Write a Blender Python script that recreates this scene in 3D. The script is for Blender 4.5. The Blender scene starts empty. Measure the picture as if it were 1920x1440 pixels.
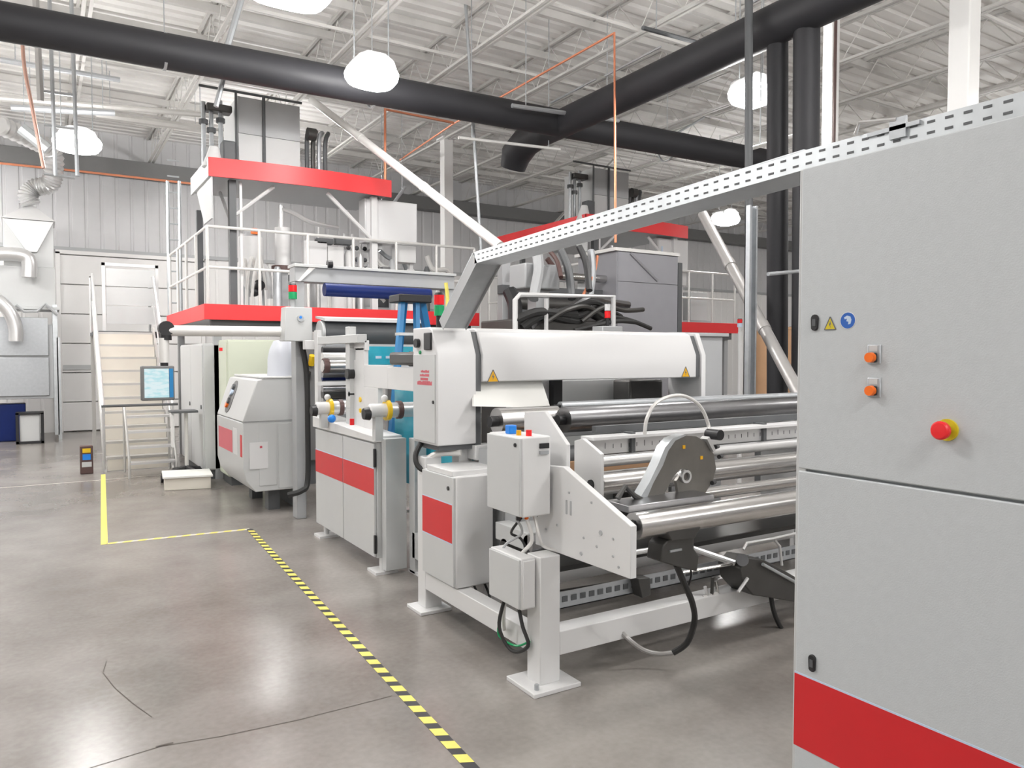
import bpy, bmesh, math, random
from mathutils import Vector
random.seed(7)
C = bpy.context.scene.collection
S = bpy.context.scene
R = math.radians

# ------------------------------------------------------------------ camera, world, exposure
F_PX, CAM_H = 1420.0, 1.65
YAW = math.atan(880 / F_PX)          # view turned right of the machine axis (+Y)
PITCH = math.atan(52 / F_PX)
cam = bpy.data.cameras.new('camera')
cam.sensor_fit = 'HORIZONTAL'; cam.sensor_width = 36.0; cam.lens = 36.0 * F_PX / 1920.0
cam.clip_start = 0.05; cam.clip_end = 200
co = bpy.data.objects.new('camera', cam); C.objects.link(co)
co.location = (0, 0, CAM_H); co.rotation_euler = (math.pi / 2 - PITCH, 0, -YAW)
S.camera = co
w = bpy.data.worlds.new('world'); S.world = w; w.use_nodes = True
w.node_tree.nodes['Background'].inputs[0].default_value = (0.75, 0.8, 0.9, 1)
w.node_tree.nodes['Background'].inputs[1].default_value = 0.3
S.view_settings.view_transform = 'Standard'; S.view_settings.look = 'None'
S.view_settings.gamma = 1.0; S.view_settings.use_curve_mapping = False
S.view_settings.exposure = 0.45
LAMP = 62.0                           # emission strength of every high bay lens
S.cycles.max_bounces = 8; S.cycles.diffuse_bounces = 5; S.cycles.glossy_bounces = 4
S.cycles.sample_clamp_indirect = 6.0

# ------------------------------------------------------------------ measuring: photo pixel -> point on a plane of the hall
_s, _c, _sp, _cp = math.sin(YAW), math.cos(YAW), math.sin(PITCH), math.cos(PITCH)
def _ray(px, py):
    a = (px - 960) / F_PX; b = (720 - py) / F_PX
    d = _cp + b * _sp; z = -_sp + b * _cp
    return a * _c + d * _s, -a * _s + d * _c, z
def W(px, py, Y):
    r = _ray(px, py); t = Y / r[1]; return Vector((r[0] * t, Y, CAM_H + r[2] * t))
def WX(px, py, X):
    r = _ray(px, py); t = X / r[0]; return Vector((X, r[1] * t, CAM_H + r[2] * t))
def WZ(px, py, Z):
    r = _ray(px, py); t = (Z - CAM_H) / r[2]; return Vector((r[0] * t, r[1] * t, Z))

# ------------------------------------------------------------------ materials
def mat(name, col, rough=0.45, metal=0.0, var=0.0, scale=6.0, bump=0.0, bscale=60.0, emit=0.0, spec=0.5, alpha=None, trans=0.0, aniso_streak=None):
    m = bpy.data.materials.new(name); m.use_nodes = True
    nt = m.node_tree; b = nt.nodes['Principled BSDF']
    b.inputs['Base Color'].default_value = (*col, 1)
    b.inputs['Roughness'].default_value = rough; b.inputs['Metallic'].default_value = metal
    b.inputs['Specular IOR Level'].default_value = spec
    if trans: b.inputs['Transmission Weight'].default_value = trans
    if alpha is not None: b.inputs['Alpha'].default_value = alpha
    if emit:
        b.inputs['Emission Color'].default_value = (*col, 1); b.inputs['Emission Strength'].default_value = emit
    tc = nt.nodes.new('ShaderNodeTexCoord')
    if var:
        n = nt.nodes.new('ShaderNodeTexNoise'); n.inputs['Scale'].default_value = scale; n.inputs['Detail'].default_value = 5
        if aniso_streak:
            mp = nt.nodes.new('ShaderNodeMapping'); mp.inputs['Scale'].default_value = aniso_streak
            nt.links.new(tc.outputs['Object'], mp.inputs[0]); nt.links.new(mp.outputs[0], n.inputs['Vector'])
        else: nt.links.new(tc.outputs['Object'], n.inputs['Vector'])
        mx = nt.nodes.new('ShaderNodeMix'); mx.data_type = 'RGBA'
        mx.inputs[6].default_value = (*[max(0, c * (1 - var)) for c in col], 1); mx.inputs[7].default_value = (*[min(1, c * (1 + var)) for c in col], 1)
        nt.links.new(n.outputs['Fac'], mx.inputs[0]); nt.links.new(mx.outputs[2], b.inputs['Base Color'])
        rr = nt.nodes.new('ShaderNodeMapRange'); rr.inputs[3].default_value = rough * (1 - var * .6); rr.inputs[4].default_value = min(1, rough * (1 + var * .6))
        nt.links.new(n.outputs['Fac'], rr.inputs[0]); nt.links.new(rr.outputs[0], b.inputs['Roughness'])
    if bump:
        n2 = nt.nodes.new('ShaderNodeTexNoise'); n2.inputs['Scale'].default_value = bscale
        nt.links.new(tc.outputs['Object'], n2.inputs['Vector'])
        bp = nt.nodes.new('ShaderNodeBump'); bp.inputs['Strength'].default_value = bump; bp.inputs['Distance'].default_value = .002
        nt.links.new(n2.outputs['Fac'], bp.inputs['Height']); nt.links.new(bp.outputs[0], b.inputs['Normal'])
    return m
M = dict(
    white=mat('white_paint', (.70, .70, .70), .38, var=.03),
    hood=mat('hood_white_paint', (.69, .69, .695), .3),
    light=mat('light_grey_paint', (.56, .57, .57), .42, var=.03),
    cab=mat('textured_cabinet_paint', (.535, .56, .575), .5, var=.05, scale=40, bump=.25, bscale=220),
    grey=mat('mid_grey_paint', (.42, .43, .44), .45, var=.05),
    tower=mat('blue_grey_sheet', (.30, .30, .325), .4, var=.06),
    dgrey=mat('dark_grey_paint', (.10, .105, .11), .5, var=.1),
    black=mat('black_plastic', (.016, .016, .018), .45),
    duct=mat('black_fabric_duct', (.022, .022, .026), .6, var=.3, scale=3),
    rubber=mat('black_rubber', (.03, .03, .03), .65),
    red=mat('red_panel', (.62, .016, .022), .42, var=.06),
    redl=mat('red_fascia', (.85, .035, .04), .4, var=.05),
    steel=mat('brushed_steel', (.62, .61, .60), .25, 1.0, var=.15, scale=8, aniso_streak=(2, 30, 30)),
    dsteel=mat('dark_steel', (.30, .30, .31), .3, 1.0, var=.2, scale=8),
    armsteel=mat('dull_dark_steel', (.20, .19, .175), .38, .6, var=.25, scale=10),
    iron=mat('greasy_iron', (.085, .083, .08), .42, .5, var=.3),
    galv=mat('galvanised_sheet', (.60, .63, .65), .36, .75, var=.16, scale=14),
    zinc=mat('zinc_strut', (.46, .48, .50), .42, .6, var=.12, scale=20),
    alu=mat('aluminium_rail', (.72, .72, .72), .35, .7, var=.08),
    copper=mat('copper_pipe', (.78, .30, .17), .38, .5, var=.15, scale=4),
    film=mat('white_film_web', (.80, .80, .77), .35, var=.02),
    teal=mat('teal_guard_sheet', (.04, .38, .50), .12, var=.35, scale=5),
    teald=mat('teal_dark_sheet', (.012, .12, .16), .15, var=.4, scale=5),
    blue=mat('blue_fibreglass', (.015, .20, .46), .4),
    navy=mat('navy_roller_cover', (.004, .016, .11), .45, var=.2, spec=.25),
    bluep=mat('blue_switch', (.01, .22, .75), .35),
    yellow=mat('yellow_ring', (.83, .55, .02), .35),
    lemon=mat('lemon_tape', (.83, .72, .16), .5, var=.1, scale=30),
    tapedark=mat('black_tape', (.03, .03, .035), .5),
    amber=mat('amber_sign', (.80, .42, .01), .4),
    signy=mat('warning_yellow', (.70, .56, .02), .4),
    signb=mat('sign_blue', (.02, .12, .48), .4),
    signl=mat('sign_pale', (.55, .66, .80), .4),
    orange=mat('orange_knob', (.93, .17, .008), .35),
    redk=mat('red_mushroom', (.85, .02, .025), .35),
    green=mat('green_lens', (.01, .33, .12), .25),
    redlens=mat('red_lens', (.80, .01, .015), .25),
    pink=mat('faded_red_print', (.62, .12, .15), .5),
    stair=mat('stair_metal', (.55, .54, .52), .4, .3, var=.08),
    beige=mat('beige_riser', (.74, .70, .62), .55, var=.04),
    greenish=mat('pale_green_door', (.62, .66, .54), .45, var=.03),
    wallup=mat('grey_wall_cladding', (.62, .62, .63), .55, var=.04),
    walllow=mat('white_wall_liner', (.88, .87, .86), .5, var=.02),
    wallplain=mat('plain_wall', (.62, .62, .62), .6, var=.04),
    deck=mat('roof_deck_white', (.83, .82, .80), .55, var=.06, scale=2),
    joist=mat('joist_grey', (.60, .59, .57), .5, var=.1),
    crack=mat('dark_crack', (.12, .108, .098), .9, spec=0.0),
    girder=mat('dark_girder', (.16, .16, .16), .5, var=.1),
    colw=mat('white_column', (.82, .82, .81), .4, var=.02),
    brown=mat('brown_stripe', (.10, .055, .05), .5),
    wood=mat('tan_cardboard', (.50, .30, .17), .7, var=.15),
    dullcopper=mat('dull_copper_pipe', (.42, .25, .20), .5, .2, var=.15),
    pipew=mat('pale_pipe', (.74, .73, .71), .35, .2, var=.05),
    pipeg=mat('grey_pipe', (.42, .41, .40), .35, .4, var=.08),
    plastic=mat('clear_plastic_bag', (.80, .83, .90), .2, alpha=.75),
    lens=mat('lit_lens', (1, .98, .96), .4, emit=LAMP),
)
# a screen that gives off light: pale blue page with a few rows
def screen_mat():
    m = bpy.data.materials.new('lit_screen'); m.use_nodes = True; nt = m.node_tree; b = nt.nodes['Principled BSDF']
    tc = nt.nodes.new('ShaderNodeTexCoord'); n = nt.nodes.new('ShaderNodeTexNoise'); n.inputs['Scale'].default_value = 14
    mp = nt.nodes.new('ShaderNodeMapping'); mp.inputs['Scale'].default_value = (1, 1, 3)
    cr = nt.nodes.new('ShaderNodeValToRGB')
    cr.color_ramp.elements[0].color = (.52, .84, .90, 1); cr.color_ramp.elements[0].position = .38
    cr.color_ramp.elements[1].color = (.80, .95, .98, 1); cr.color_ramp.elements[1].position = .55
    nt.links.new(tc.outputs['Object'], mp.inputs[0]); nt.links.new(mp.outputs[0], n.inputs['Vector']); nt.links.new(n.outputs['Fac'], cr.inputs[0])
    b.inputs['Base Color'].default_value = (.02, .02, .02, 1); nt.links.new(cr.outputs[0], b.inputs['Emission Color'])
    b.inputs['Emission Strength'].default_value = .62; return m
M['screen'] = screen_mat()
def floor_mat():
    m = bpy.data.materials.new('polished_concrete'); m.use_nodes = True; nt = m.node_tree; b = nt.nodes['Principled BSDF']; L = nt.links.new
    tc = nt.nodes.new('ShaderNodeTexCoord')
    def noise(sc, det, mp=None):
        n = nt.nodes.new('ShaderNodeTexNoise'); n.inputs['Scale'].default_value = sc; n.inputs['Detail'].default_value = det
        if mp:
            k = nt.nodes.new('ShaderNodeMapping'); k.inputs['Scale'].default_value = mp; L(tc.outputs['Object'], k.inputs[0]); L(k.outputs[0], n.inputs['Vector'])
        else: L(tc.outputs['Object'], n.inputs['Vector'])
        return n
    big = noise(.45, 5, (1, .55, 1)); mid = noise(1.9, 7); fine = noise(30, 4)
    mm = nt.nodes.new('ShaderNodeMath'); mm.operation = 'MULTIPLY_ADD'; mm.inputs[1].default_value = .35; L(mid.outputs['Fac'], mm.inputs[0])
    m3 = nt.nodes.new('ShaderNodeMath'); m3.operation = 'MULTIPLY'; m3.inputs[1].default_value = .58; L(big.outputs['Fac'], m3.inputs[0]); L(m3.outputs[0], mm.inputs[2])
    m4 = nt.nodes.new('ShaderNodeMath'); m4.operation = 'MULTIPLY_ADD'; m4.inputs[1].default_value = .12; L(fine.outputs['Fac'], m4.inputs[0]); L(mm.outputs[0], m4.inputs[2])
    r1 = nt.nodes.new('ShaderNodeValToRGB')
    r1.color_ramp.elements[0].position = .38; r1.color_ramp.elements[0].color = (.150, .132, .116, 1)
    r1.color_ramp.elements[1].position = .66; r1.color_ramp.elements[1].color = (.318, .297, .277, 1)
    L(m4.outputs[0], r1.inputs[0]); L(r1.outputs[0], b.inputs['Base Color'])
    rr = nt.nodes.new('ShaderNodeMapRange'); rr.inputs[3].default_value = .19; rr.inputs[4].default_value = .30
    L(mm.outputs[0], rr.inputs[0]); L(rr.outputs[0], b.inputs['Roughness'])
    bp = nt.nodes.new('ShaderNodeBump'); bp.inputs['Strength'].default_value = .04; bp.inputs['Distance'].default_value = .004
    L(mid.outputs['Fac'], bp.inputs['Height']); L(bp.outputs[0], b.inputs['Normal'])
    b.inputs['Specular IOR Level'].default_value = .6
    return m
M['floor'] = floor_mat()

# ------------------------------------------------------------------ mesh builder
class MB:
    def __init__(s): s.v = []; s.f = []
    def box(s, a, b):
        x0, x1 = sorted((a[0], b[0])); y0, y1 = sorted((a[1], b[1])); z0, z1 = sorted((a[2], b[2])); n = len(s.v)
        s.v += [(x0,y0,z0),(x1,y0,z0),(x1,y1,z0),(x0,y1,z0),(x0,y0,z1),(x1,y0,z1),(x1,y1,z1),(x0,y1,z1)]
        s.f += [tuple(n+i for i in q) for q in ((0,3,2,1),(4,5,6,7),(0,1,5,4),(1,2,6,5),(2,3,7,6),(3,0,4,7))]
        return s
    def prism(s, pts, ax, lo, hi):
        n = len(s.v); k = len(pts)
        def p(q, t): return (t, q[0], q[1]) if ax == 'X' else (q[0], t, q[1]) if ax == 'Y' else (q[0], q[1], t)
        s.v += [p(q, lo) for q in pts] + [p(q, hi) for q in pts]
        s.f += [tuple(n+i for i in range(k)), tuple(n+k+i for i in reversed(range(k)))]
        s.f += [(n+i, n+(i+1) % k, n+k+(i+1) % k, n+k+i) for i in range(k)]
        return s
    def hull(s, bottom, top):
        n = len(s.v); k = len(bottom); s.v += [tuple(q) for q in bottom] + [tuple(q) for q in top]
        s.f += [tuple(n+i for i in range(k)), tuple(n+k+i for i in reversed(range(k)))]
        s.f += [(n+i, n+(i+1) % k, n+k+(i+1) % k, n+k+i) for i in range(k)]
        return s
    def cyl(s, p0, p1, r, r1=None, n=16):
        return s.sweep([p0, p1], [r, r if r1 is None else r1], n)
    def tube(s, path, r, n=8): return s.sweep(path, [r] * len(path), n)
    def sweep(s, path, rs, n=8):
        P = [Vector(p) for p in path]; base = len(s.v); u = None
        for i, p in enumerate(P):
            d = (P[min(i+1, len(P)-1)] - P[max(i-1, 0)]).normalized()
            if u is None:
                u = d.cross(Vector((0, 0, 1)) if abs(d.z) < .9 else Vector((1, 0, 0))).normalized()
            else:
                u = (u - d * u.dot(d)).normalized()
            q = d.cross(u)
            for k in range(n):
                a = 2 * math.pi * k / n
                s.v.append(tuple(p + (u * math.cos(a) + q * math.sin(a)) * rs[i]))
        for i in range(len(P) - 1):
            for k in range(n):
                a = base + i*n + k; b = base + i*n + (k+1) % n
                s.f.append((a, b, b + n, a + n))
        s.f.append(tuple(base + k for k in reversed(range(n))))
        s.f.append(tuple(base + (len(P)-1)*n + k for k in range(n)))
        return s
    def ring(s, c, ax, r_out, r_in, t, n=20):
        c = Vector(c); base = len(s.v)
        e = {'X': (Vector((0,1,0)), Vector((0,0,1)), Vector((1,0,0))), 'Y': (Vector((1,0,0)), Vector((0,0,1)), Vector((0,1,0))), 'Z': (Vector((1,0,0)), Vector((0,1,0)), Vector((0,0,1)))}[ax]
        for k in range(n):
            a = 2*math.pi*k/n; d = e[0]*math.cos(a) + e[1]*math.sin(a)
            for rr, tt in ((r_out,-t/2),(r_out,t/2),(r_in,t/2),(r_in,-t/2)): s.v.append(tuple(c + d*rr + e[2]*tt))
        for k in range(n):
            a = base + 4*k; b = base + 4*((k+1) % n)
            for i in range(4): s.f.append((a+i, a+(i+1) % 4, b+(i+1) % 4, b+i))
        return s
    def ball(s, c, r, n=10):
        c = Vector(c); path = []; rs = []
        for i in range(n+1):
            a = math.pi * i / n; path.append(c + Vector((0, 0, -r*math.cos(a)))); rs.append(max(r*math.sin(a), .0005))
        return s.sweep(path, rs, 14)

def mesh_of(mb, name, m, off, smooth=True):
    me = bpy.data.meshes.new(name)
    o = Vector(off)
    me.from_pydata([tuple(Vector(v) - o) for v in mb.v], [], mb.f)
    bm = bmesh.new(); bm.from_mesh(me); bmesh.ops.recalc_face_normals(bm, faces=bm.faces); bm.to_mesh(me); bm.free()
    me.materials.append(m)
    if smooth:
        me.shade_smooth(); me.set_sharp_from_angle(angle=R(35))
    me.update(); return me
LOC = {}
def thing(name, label, cat, loc=(0, 0, 0), group=None):
    o = bpy.data.objects.new(name, None); C.objects.link(o); o.location = loc; o.empty_display_size = .1
    o['label'] = label; o['category'] = cat
    if group: o['group'] = group
    LOC[o.name] = Vector(loc); return o
def part(name, mb, m, parent, bev=0.0, label=None, kind=None):
    m = M[m] if isinstance(m, str) else m
    base = LOC[parent.name]
    o = bpy.data.objects.new(name, mesh_of(mb, name, m, base)); C.objects.link(o); o.parent = parent
    LOC[o.name] = base
    if bev:
        b = o.modifiers.new('bevel', 'BEVEL'); b.width = bev; b.segments = 2; b.limit_method = 'ANGLE'; b.angle_limit = R(40)
    if label: o['label'] = label
    if kind: o['kind'] = kind
    return o
def single(name, mb, m, label, cat, bev=0.0, group=None, kind=None):
    m = M[m] if isinstance(m, str) else m
    xs = [v[0] for v in mb.v]; ys = [v[1] for v in mb.v]; zs = [v[2] for v in mb.v]
    loc = Vector(((min(xs)+max(xs))/2, (min(ys)+max(ys))/2, min(zs)))
    o = bpy.data.objects.new(name, mesh_of(mb, name, m, loc)); C.objects.link(o); o.location = loc; LOC[o.name] = loc
    if bev:
        b = o.modifiers.new('bevel', 'BEVEL'); b.width = bev; b.segments = 2; b.limit_method = 'ANGLE'; b.angle_limit = R(40)
    if label: o['label'] = label
    if cat: o['category'] = cat
    if group: o['group'] = group
    if kind: o['kind'] = kind
    return o
def struct(name, mb, m, label=None):
    o = single(name, mb, m, label, None, kind='structure'); return o
def B(a, b): return MB().box(a, b)
def rep(src, parent, delta):
    c = src.copy(); C.objects.link(c); c.parent = parent; c.location = Vector(src.location) + Vector(delta); return c
def arc(c, r, a0, a1, n, u, v):
    c = Vector(c); u = Vector(u); v = Vector(v)
    return [c + (u*math.cos(R(a0+(a1-a0)*i/n)) + v*math.sin(R(a0+(a1-a0)*i/n)))*r for i in range(n+1)]
def spline(pts, n=6):
    P = [Vector(p) for p in pts]; out = []
    for i in range(len(P)-1):
        p0, p1, p2, p3 = P[max(i-1,0)], P[i], P[i+1], P[min(i+2,len(P)-1)]
        for k in range(n):
            t = k/n
            out.append(.5*((2*p1)+(p2-p0)*t+(2*p0-5*p1+4*p2-p3)*t*t+(3*p1-p0-3*p2+p3)*t**3))
    return out + [P[-1]]

# ================================================================== SETTING
XL, XR, YF, YB, ZC = -9.0, 34.0, -8.0, 19.2, 6.6
floor = struct('floor', B((XL, YF, -.2), (XR, YB, 0)), 'floor', 'polished grey concrete hall floor with stains and thin joints')
def strip(pts, wd):
    mb = MB(); P = [Vector(p) for p in pts]
    for a, b in zip(P, P[1:]):
        d = (b-a).normalized(); n = Vector((-d.y, d.x, 0))*wd/2; k = len(mb.v)
        mb.v += [tuple(a-n), tuple(b-n), tuple(b+n), tuple(a+n)]; mb.f.append((k, k+1, k+2, k+3))
    return mb
zf = .0012
def fl(*q): return [WZ(x, y, 0) + Vector((0, 0, zf)) for x, y in q]
part('joint', strip(fl((150, 1446), (300, 1400), (420, 1380), (560, 1350), (735, 1305)), .004), 'crack', floor)
part('joint', strip(fl((0, 915), (190, 900), (420, 880)), .02), 'beige', floor)
part('crack', strip(fl((200, 1240), (193, 1262), (215, 1290), (250, 1320), (285, 1345)), .004), 'crack', floor)
part('chip', strip(fl((292, 1401), (312, 1396), (325, 1393)), .016), 'crack', floor)

# roof deck: trapezoidal ribs running along X, one mesh
mb = MB(); p = .26; y = YF; prof = []
while y < YB:
    prof += [(y, ZC), (y+.15, ZC), (y+.175, ZC+.04), (y+.235, ZC+.04)]; y += p
prof += [(YB, ZC), (YB, ZC+.15), (YF, ZC+.15)]
mb.prism(prof, 'X', XL, XR)
ceiling = struct('ceiling', mb, 'deck', 'white ribbed metal roof deck')
# open web joists along Y every 1.6 m, bridging bars along X
def joist_mb(x):
    m = MB(); zt, zb = ZC-.05, 6.02
    for s_ in (-.04, .04):
        m.box((x+s_-.02, YF, zt), (x+s_+.02, YB, zt+.05)); m.box((x+s_-.022, YF, zb-.035), (x+s_+.022, YB, zb))
    y = YF; k = 0
    while y < YB-.5:
        m.sweep([(x, y, zb if k % 2 == 0 else zt), (x, y+.42, zt if k % 2 == 0 else zb)], [.008, .008], 4); y += .42; k += 1
    return m
j0 = part('roof_joist', joist_mb(2.16), 'joist', ceiling)
k = -6
while 2.16 + 1.6*k < XR:
    if k != 0: rep(j0, ceiling, (1.6*k, 0, 0))
    k += 1
b0 = part('roof_beam', B((XL, 10.24, 6.44), (XR, 10.32, 6.55)), 'joist', ceiling)
for yy in (-6.6, -4.2, -1.8, .6, 3.0, 5.4, 7.8, 9.0, 11.35, 12.5, 14.2, 16.0, 17.6): rep(b0, ceiling, (0, yy-10.28, 0))
g0 = part('bridging_bar', B((XL, 7.9, 6.02), (XR, 7.93, 6.06)), 'joist', ceiling)
for yy in (3.4, 5.2, 10.0, 12.8, 15.4): rep(g0, ceiling, (0, yy-7.9, 0))

wall_back = struct('wall_back', B((XL, YB, 0), (XR, YB+.2, ZC+.15)), 'wallplain', 'pale far end wall of the hall with upright cladding sheets')
def clad(x, z0, z1):
    m = MB(); pr = []
    for i in range(4):
        a = x + i*.3
        pr += [(a, YB-.022), (a+.02, YB-.04), (a+.24, YB-.04), (a+.26, YB-.022)]
    pr += [(x+1.198, YB-.022), (x+1.198, YB+.02), (x, YB+.02)]
    m.prism(pr, 'Z', z0, z1); return m
c0 = part('cladding_sheet', clad(XL, 4.02, 6.6), 'wallup', wall_back)
c1 = part('liner_sheet', clad(XL, .0, 3.94), 'walllow', wall_back)
for i in range(1, 35):
    rep(c0, wall_back, (1.2*i, 0, 0)); rep(c1, wall_back, (1.2*i, 0, 0))
struct('trim_1', B((XL, YB-.10, 3.94), (XR, YB-.05, 4.02)), 'grey', 'grey rail along the far wall above the white liner')
struct('trim_2', B((XL, YB-.5, 5.62), (XR, YB-.18, 5.95)), 'girder', 'dark steel girder along the top of the far wall')
struct('wall_left', B((XL-.2, YF, 0), (XL, YB, ZC+.15)), 'wallplain', 'plain pale side wall left of the aisle')
struct('wall_right', B((XR, YF, 0), (XR+.2, YB, ZC+.15)), 'wallplain', 'plain pale side wall at the far right')
struct('wall_front', B((XL, YF-.2, 0), (XR, YF, ZC+.15)), 'wallplain', 'plain pale wall behind the camera')
# sectional white door in the far wall
d1 = struct('door_1', MB().box((.28, YB-.16, 0), (.36, YB-.04, 3.9)).box((3.2, YB-.16, 0), (3.28, YB-.04, 3.9)).box((.28, YB-.16, 3.86), (3.28, YB-.04, 3.94)), 'walllow', 'tall white sectional door in the far wall')
for i in range(6):
    part('door_section', B((.36, YB-.12, .02+i*.64), (3.2, YB-.06, .02+i*.64+.62)), 'walllow', d1, .008)
part('kick_rail', B((.38, YB-.15, 1.36), (1.15, YB-.12, 1.46)), 'light', d1)

# ------------------------------------------------------------------ high bay lamps
def lamp(x, y, z, label, group=None, sx=.37, sy=.25):
    t = thing('high_bay_light', label, 'ceiling light', (x, y, z), group)
    hs = MB().prism([(x-sx*.8, z+.02), (x+sx*.8, z+.02), (x+sx*.7, z+.10), (x+.1, z+.16), (x-.1, z+.16), (x-sx*.7, z+.10)], 'Y', y-sy*.7, y+sy*.7)
    part('housing', hs, 'light', t, .006)
    ln = MB(); n = 20; rings = [(.9, .0), (1.0, -.06), (.97, -.11), (.82, -.17), (.5, -.205), (.02, -.215)]
    for f, dz in rings:
        for i in range(n):
            a = 2*math.pi*i/n; ca, sa = math.cos(a), math.sin(a)
            k = (abs(ca)**3.2 + abs(sa)**3.2) ** (-1/3.2)
            ln.v.append((x+sx*f*k*ca, y+sy*f*k*sa, z+.02+dz))
    for r_ in range(len(rings)-1):
        for i in range(n): ln.f.append((r_*n+i, r_*n+(i+1) % n, (r_+1)*n+(i+1) % n, (r_+1)*n+i))
    ln.f.append(tuple(range(n))); ln.f.append(tuple((len(rings)-1)*n+i for i in range(n)))
    part('lens', ln, 'lens', t)
    for h in (-.2, .2): part('hanger', MB().cyl((x+h, y, z+.1), (x+h, y, ZC), .008, n=6), 'zinc', t)
ZL = 4.8
def lamp_at(px, py, label, **k): q = WZ(px, py, ZL-.1); lamp(q.x, q.y, ZL, label, **k)
lamp_at(697, 150, 'glaring high bay light over the middle of the film line, covering the black duct', sx=.29, sy=.22)
lamp_at(1408, 185, 'glaring high bay light left of the two black vertical ducts', sx=.26, sy=.22)
lamp_at(1360, 415, 'small far glowing high bay light seen under the sloping cable tray', sx=.32, sy=.26)
lamp_at(145, 275, 'glowing high bay light above the dust collector by the far wall', sx=.32, sy=.24)
lamp_at(540, -12, 'high bay light cut off by the top edge of the picture')
for x, y, z, where in (  # lamps added out of view to brighten the hall
    (-4.5, 8.0, ZL, 'over the middle of the left side aisle'), (-4.5, 1.0, ZL, 'over the near end of the left side aisle'), (-4.5, 13.0, ZL, 'over the far end of the left side aisle'),
    (-1.4, 11.9, ZL, 'just left of the stairs'), (-2.4, 17.2, ZL, 'left of the dust collector'), (-2.7, 14.6, ZL, 'in front of the dust collector, to its left'),
    (-.8, 4.2, ZL, 'over the main aisle ahead of the camera'), (.6, -2.2, ZL, 'over the main aisle behind the camera'), (.6, -5.6, ZL, 'over the main aisle by the wall behind the camera'),
    (5.2, -1.2, ZL, 'behind the big grey cabinet'), (5.2, 2.2, ZL, 'over the right part of the unwind stand'), (5.0, -5.0, ZL, 'by the rear wall right of the camera'),
    (11, 2.5, ZL, 'right of the broad white column'), (17, 8.5, ZL, 'over the middle of the right hall bay'), (17, 1.5, ZL, 'over the near end of the right hall bay'),
    (24, 12, ZL, 'over the far end of the far right bay'), (24, 4, ZL, 'over the near end of the far right bay'), (10.5, -4, ZL, 'by the rear wall far right of the camera'), (30, 9, ZL, 'beside the right side wall')):
    lamp(x, y, z, 'added unseen high bay light, ' + where, 'added high bay lights overhead')
lamp(3.8, 15.4, 5.4, 'added high bay light hidden behind the hopper box of the left film tower', 'added high bay lights overhead')  # added out of sight to light the far wall and back

# ------------------------------------------------------------------ columns
def column(x, y, w_, d_, label, stripe=False):
    t = thing('building_column', label, 'column', (x, y, 0))
    part('shaft', B((x-w_/2, y-d_/2, .02), (x+w_/2, y+d_/2, 6.0)), 'colw', t, .012)
    part('base_plate', B((x-w_/2-.08, y-d_/2-.08, 0), (x+w_/2+.08, y+d_/2+.08, .02)), 'grey', t)
    part('cap_plate', B((x-w_/2-.05, y-d_/2-.05, 6.0), (x+w_/2+.05, y+d_/2+.05, 6.03)), 'colw', t)
    if stripe: part('stripe', B((x-.05, y-d_/2-.012, .1), (x-.005, y-d_/2-.001, 5.95)), 'brown', t, label='dark brown stripe up the column')
column(7.0, 13.8, .2, .2, 'white square column behind the film tower with the slanting pipe crossing it')
column(7.6, 4.0, .2, .2, 'broad white column rising above the big grey cabinet at the right')
column(8.15, 5.85, .14, .14, 'slim white column with a brown stripe beside the black ducts', True)

# ------------------------------------------------------------------ black ductwork
t = thing('black_ductwork', 'matt black round ventilation ducts crossing under the roof with two vertical drops', 'duct', (6.38, 9.0, 4.75))
zd = 4.98
part('main_duct', MB().cyl((XL+.3, 9.47, zd), (12.5, 8.75, zd), .19, n=20), 'duct', t)
part('branch_duct', MB().cyl((6.3, 3.6, zd), (6.4, 9.6, zd), .2, n=20), 'duct', t)
part('end_elbow', MB().sweep([(6.4, 9.5, zd), (6.42, 9.95, zd-.02), (6.43, 10.25, zd-.14), (6.43, 10.35, zd-.34)], [.2, .23, .24, .2], 16), 'duct', t)
part('vertical_duct', MB().cyl((6.47, 5.2, .05), (6.38, 5.2, zd), .105, n=16), 'duct', t)
part('vertical_duct', MB().cyl((6.42, 4.84, .05), (6.36, 4.84, zd), .125, n=16), 'duct', t)
for px in (-2, 1.2, 3.6, 8.6, 11): part('duct_strap', MB().ring((px, 9.15, zd), 'X', .2, .185, .03).cyl((px, 9.15, zd+.19), (px, 9.15, ZC), .006, n=6), 'zinc', t)
part('pipe_clamp', MB().box((6.2, 4.6, 2.55), (6.9, 4.66, 2.6)), 'zinc', t)
for yy in (4.3, 6.6, 7.8): part('conduit', MB().cyl((6.1, yy, zd+.22), (6.13, yy+1.05, zd+.22), .014, n=6), 'zinc', t)

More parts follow.
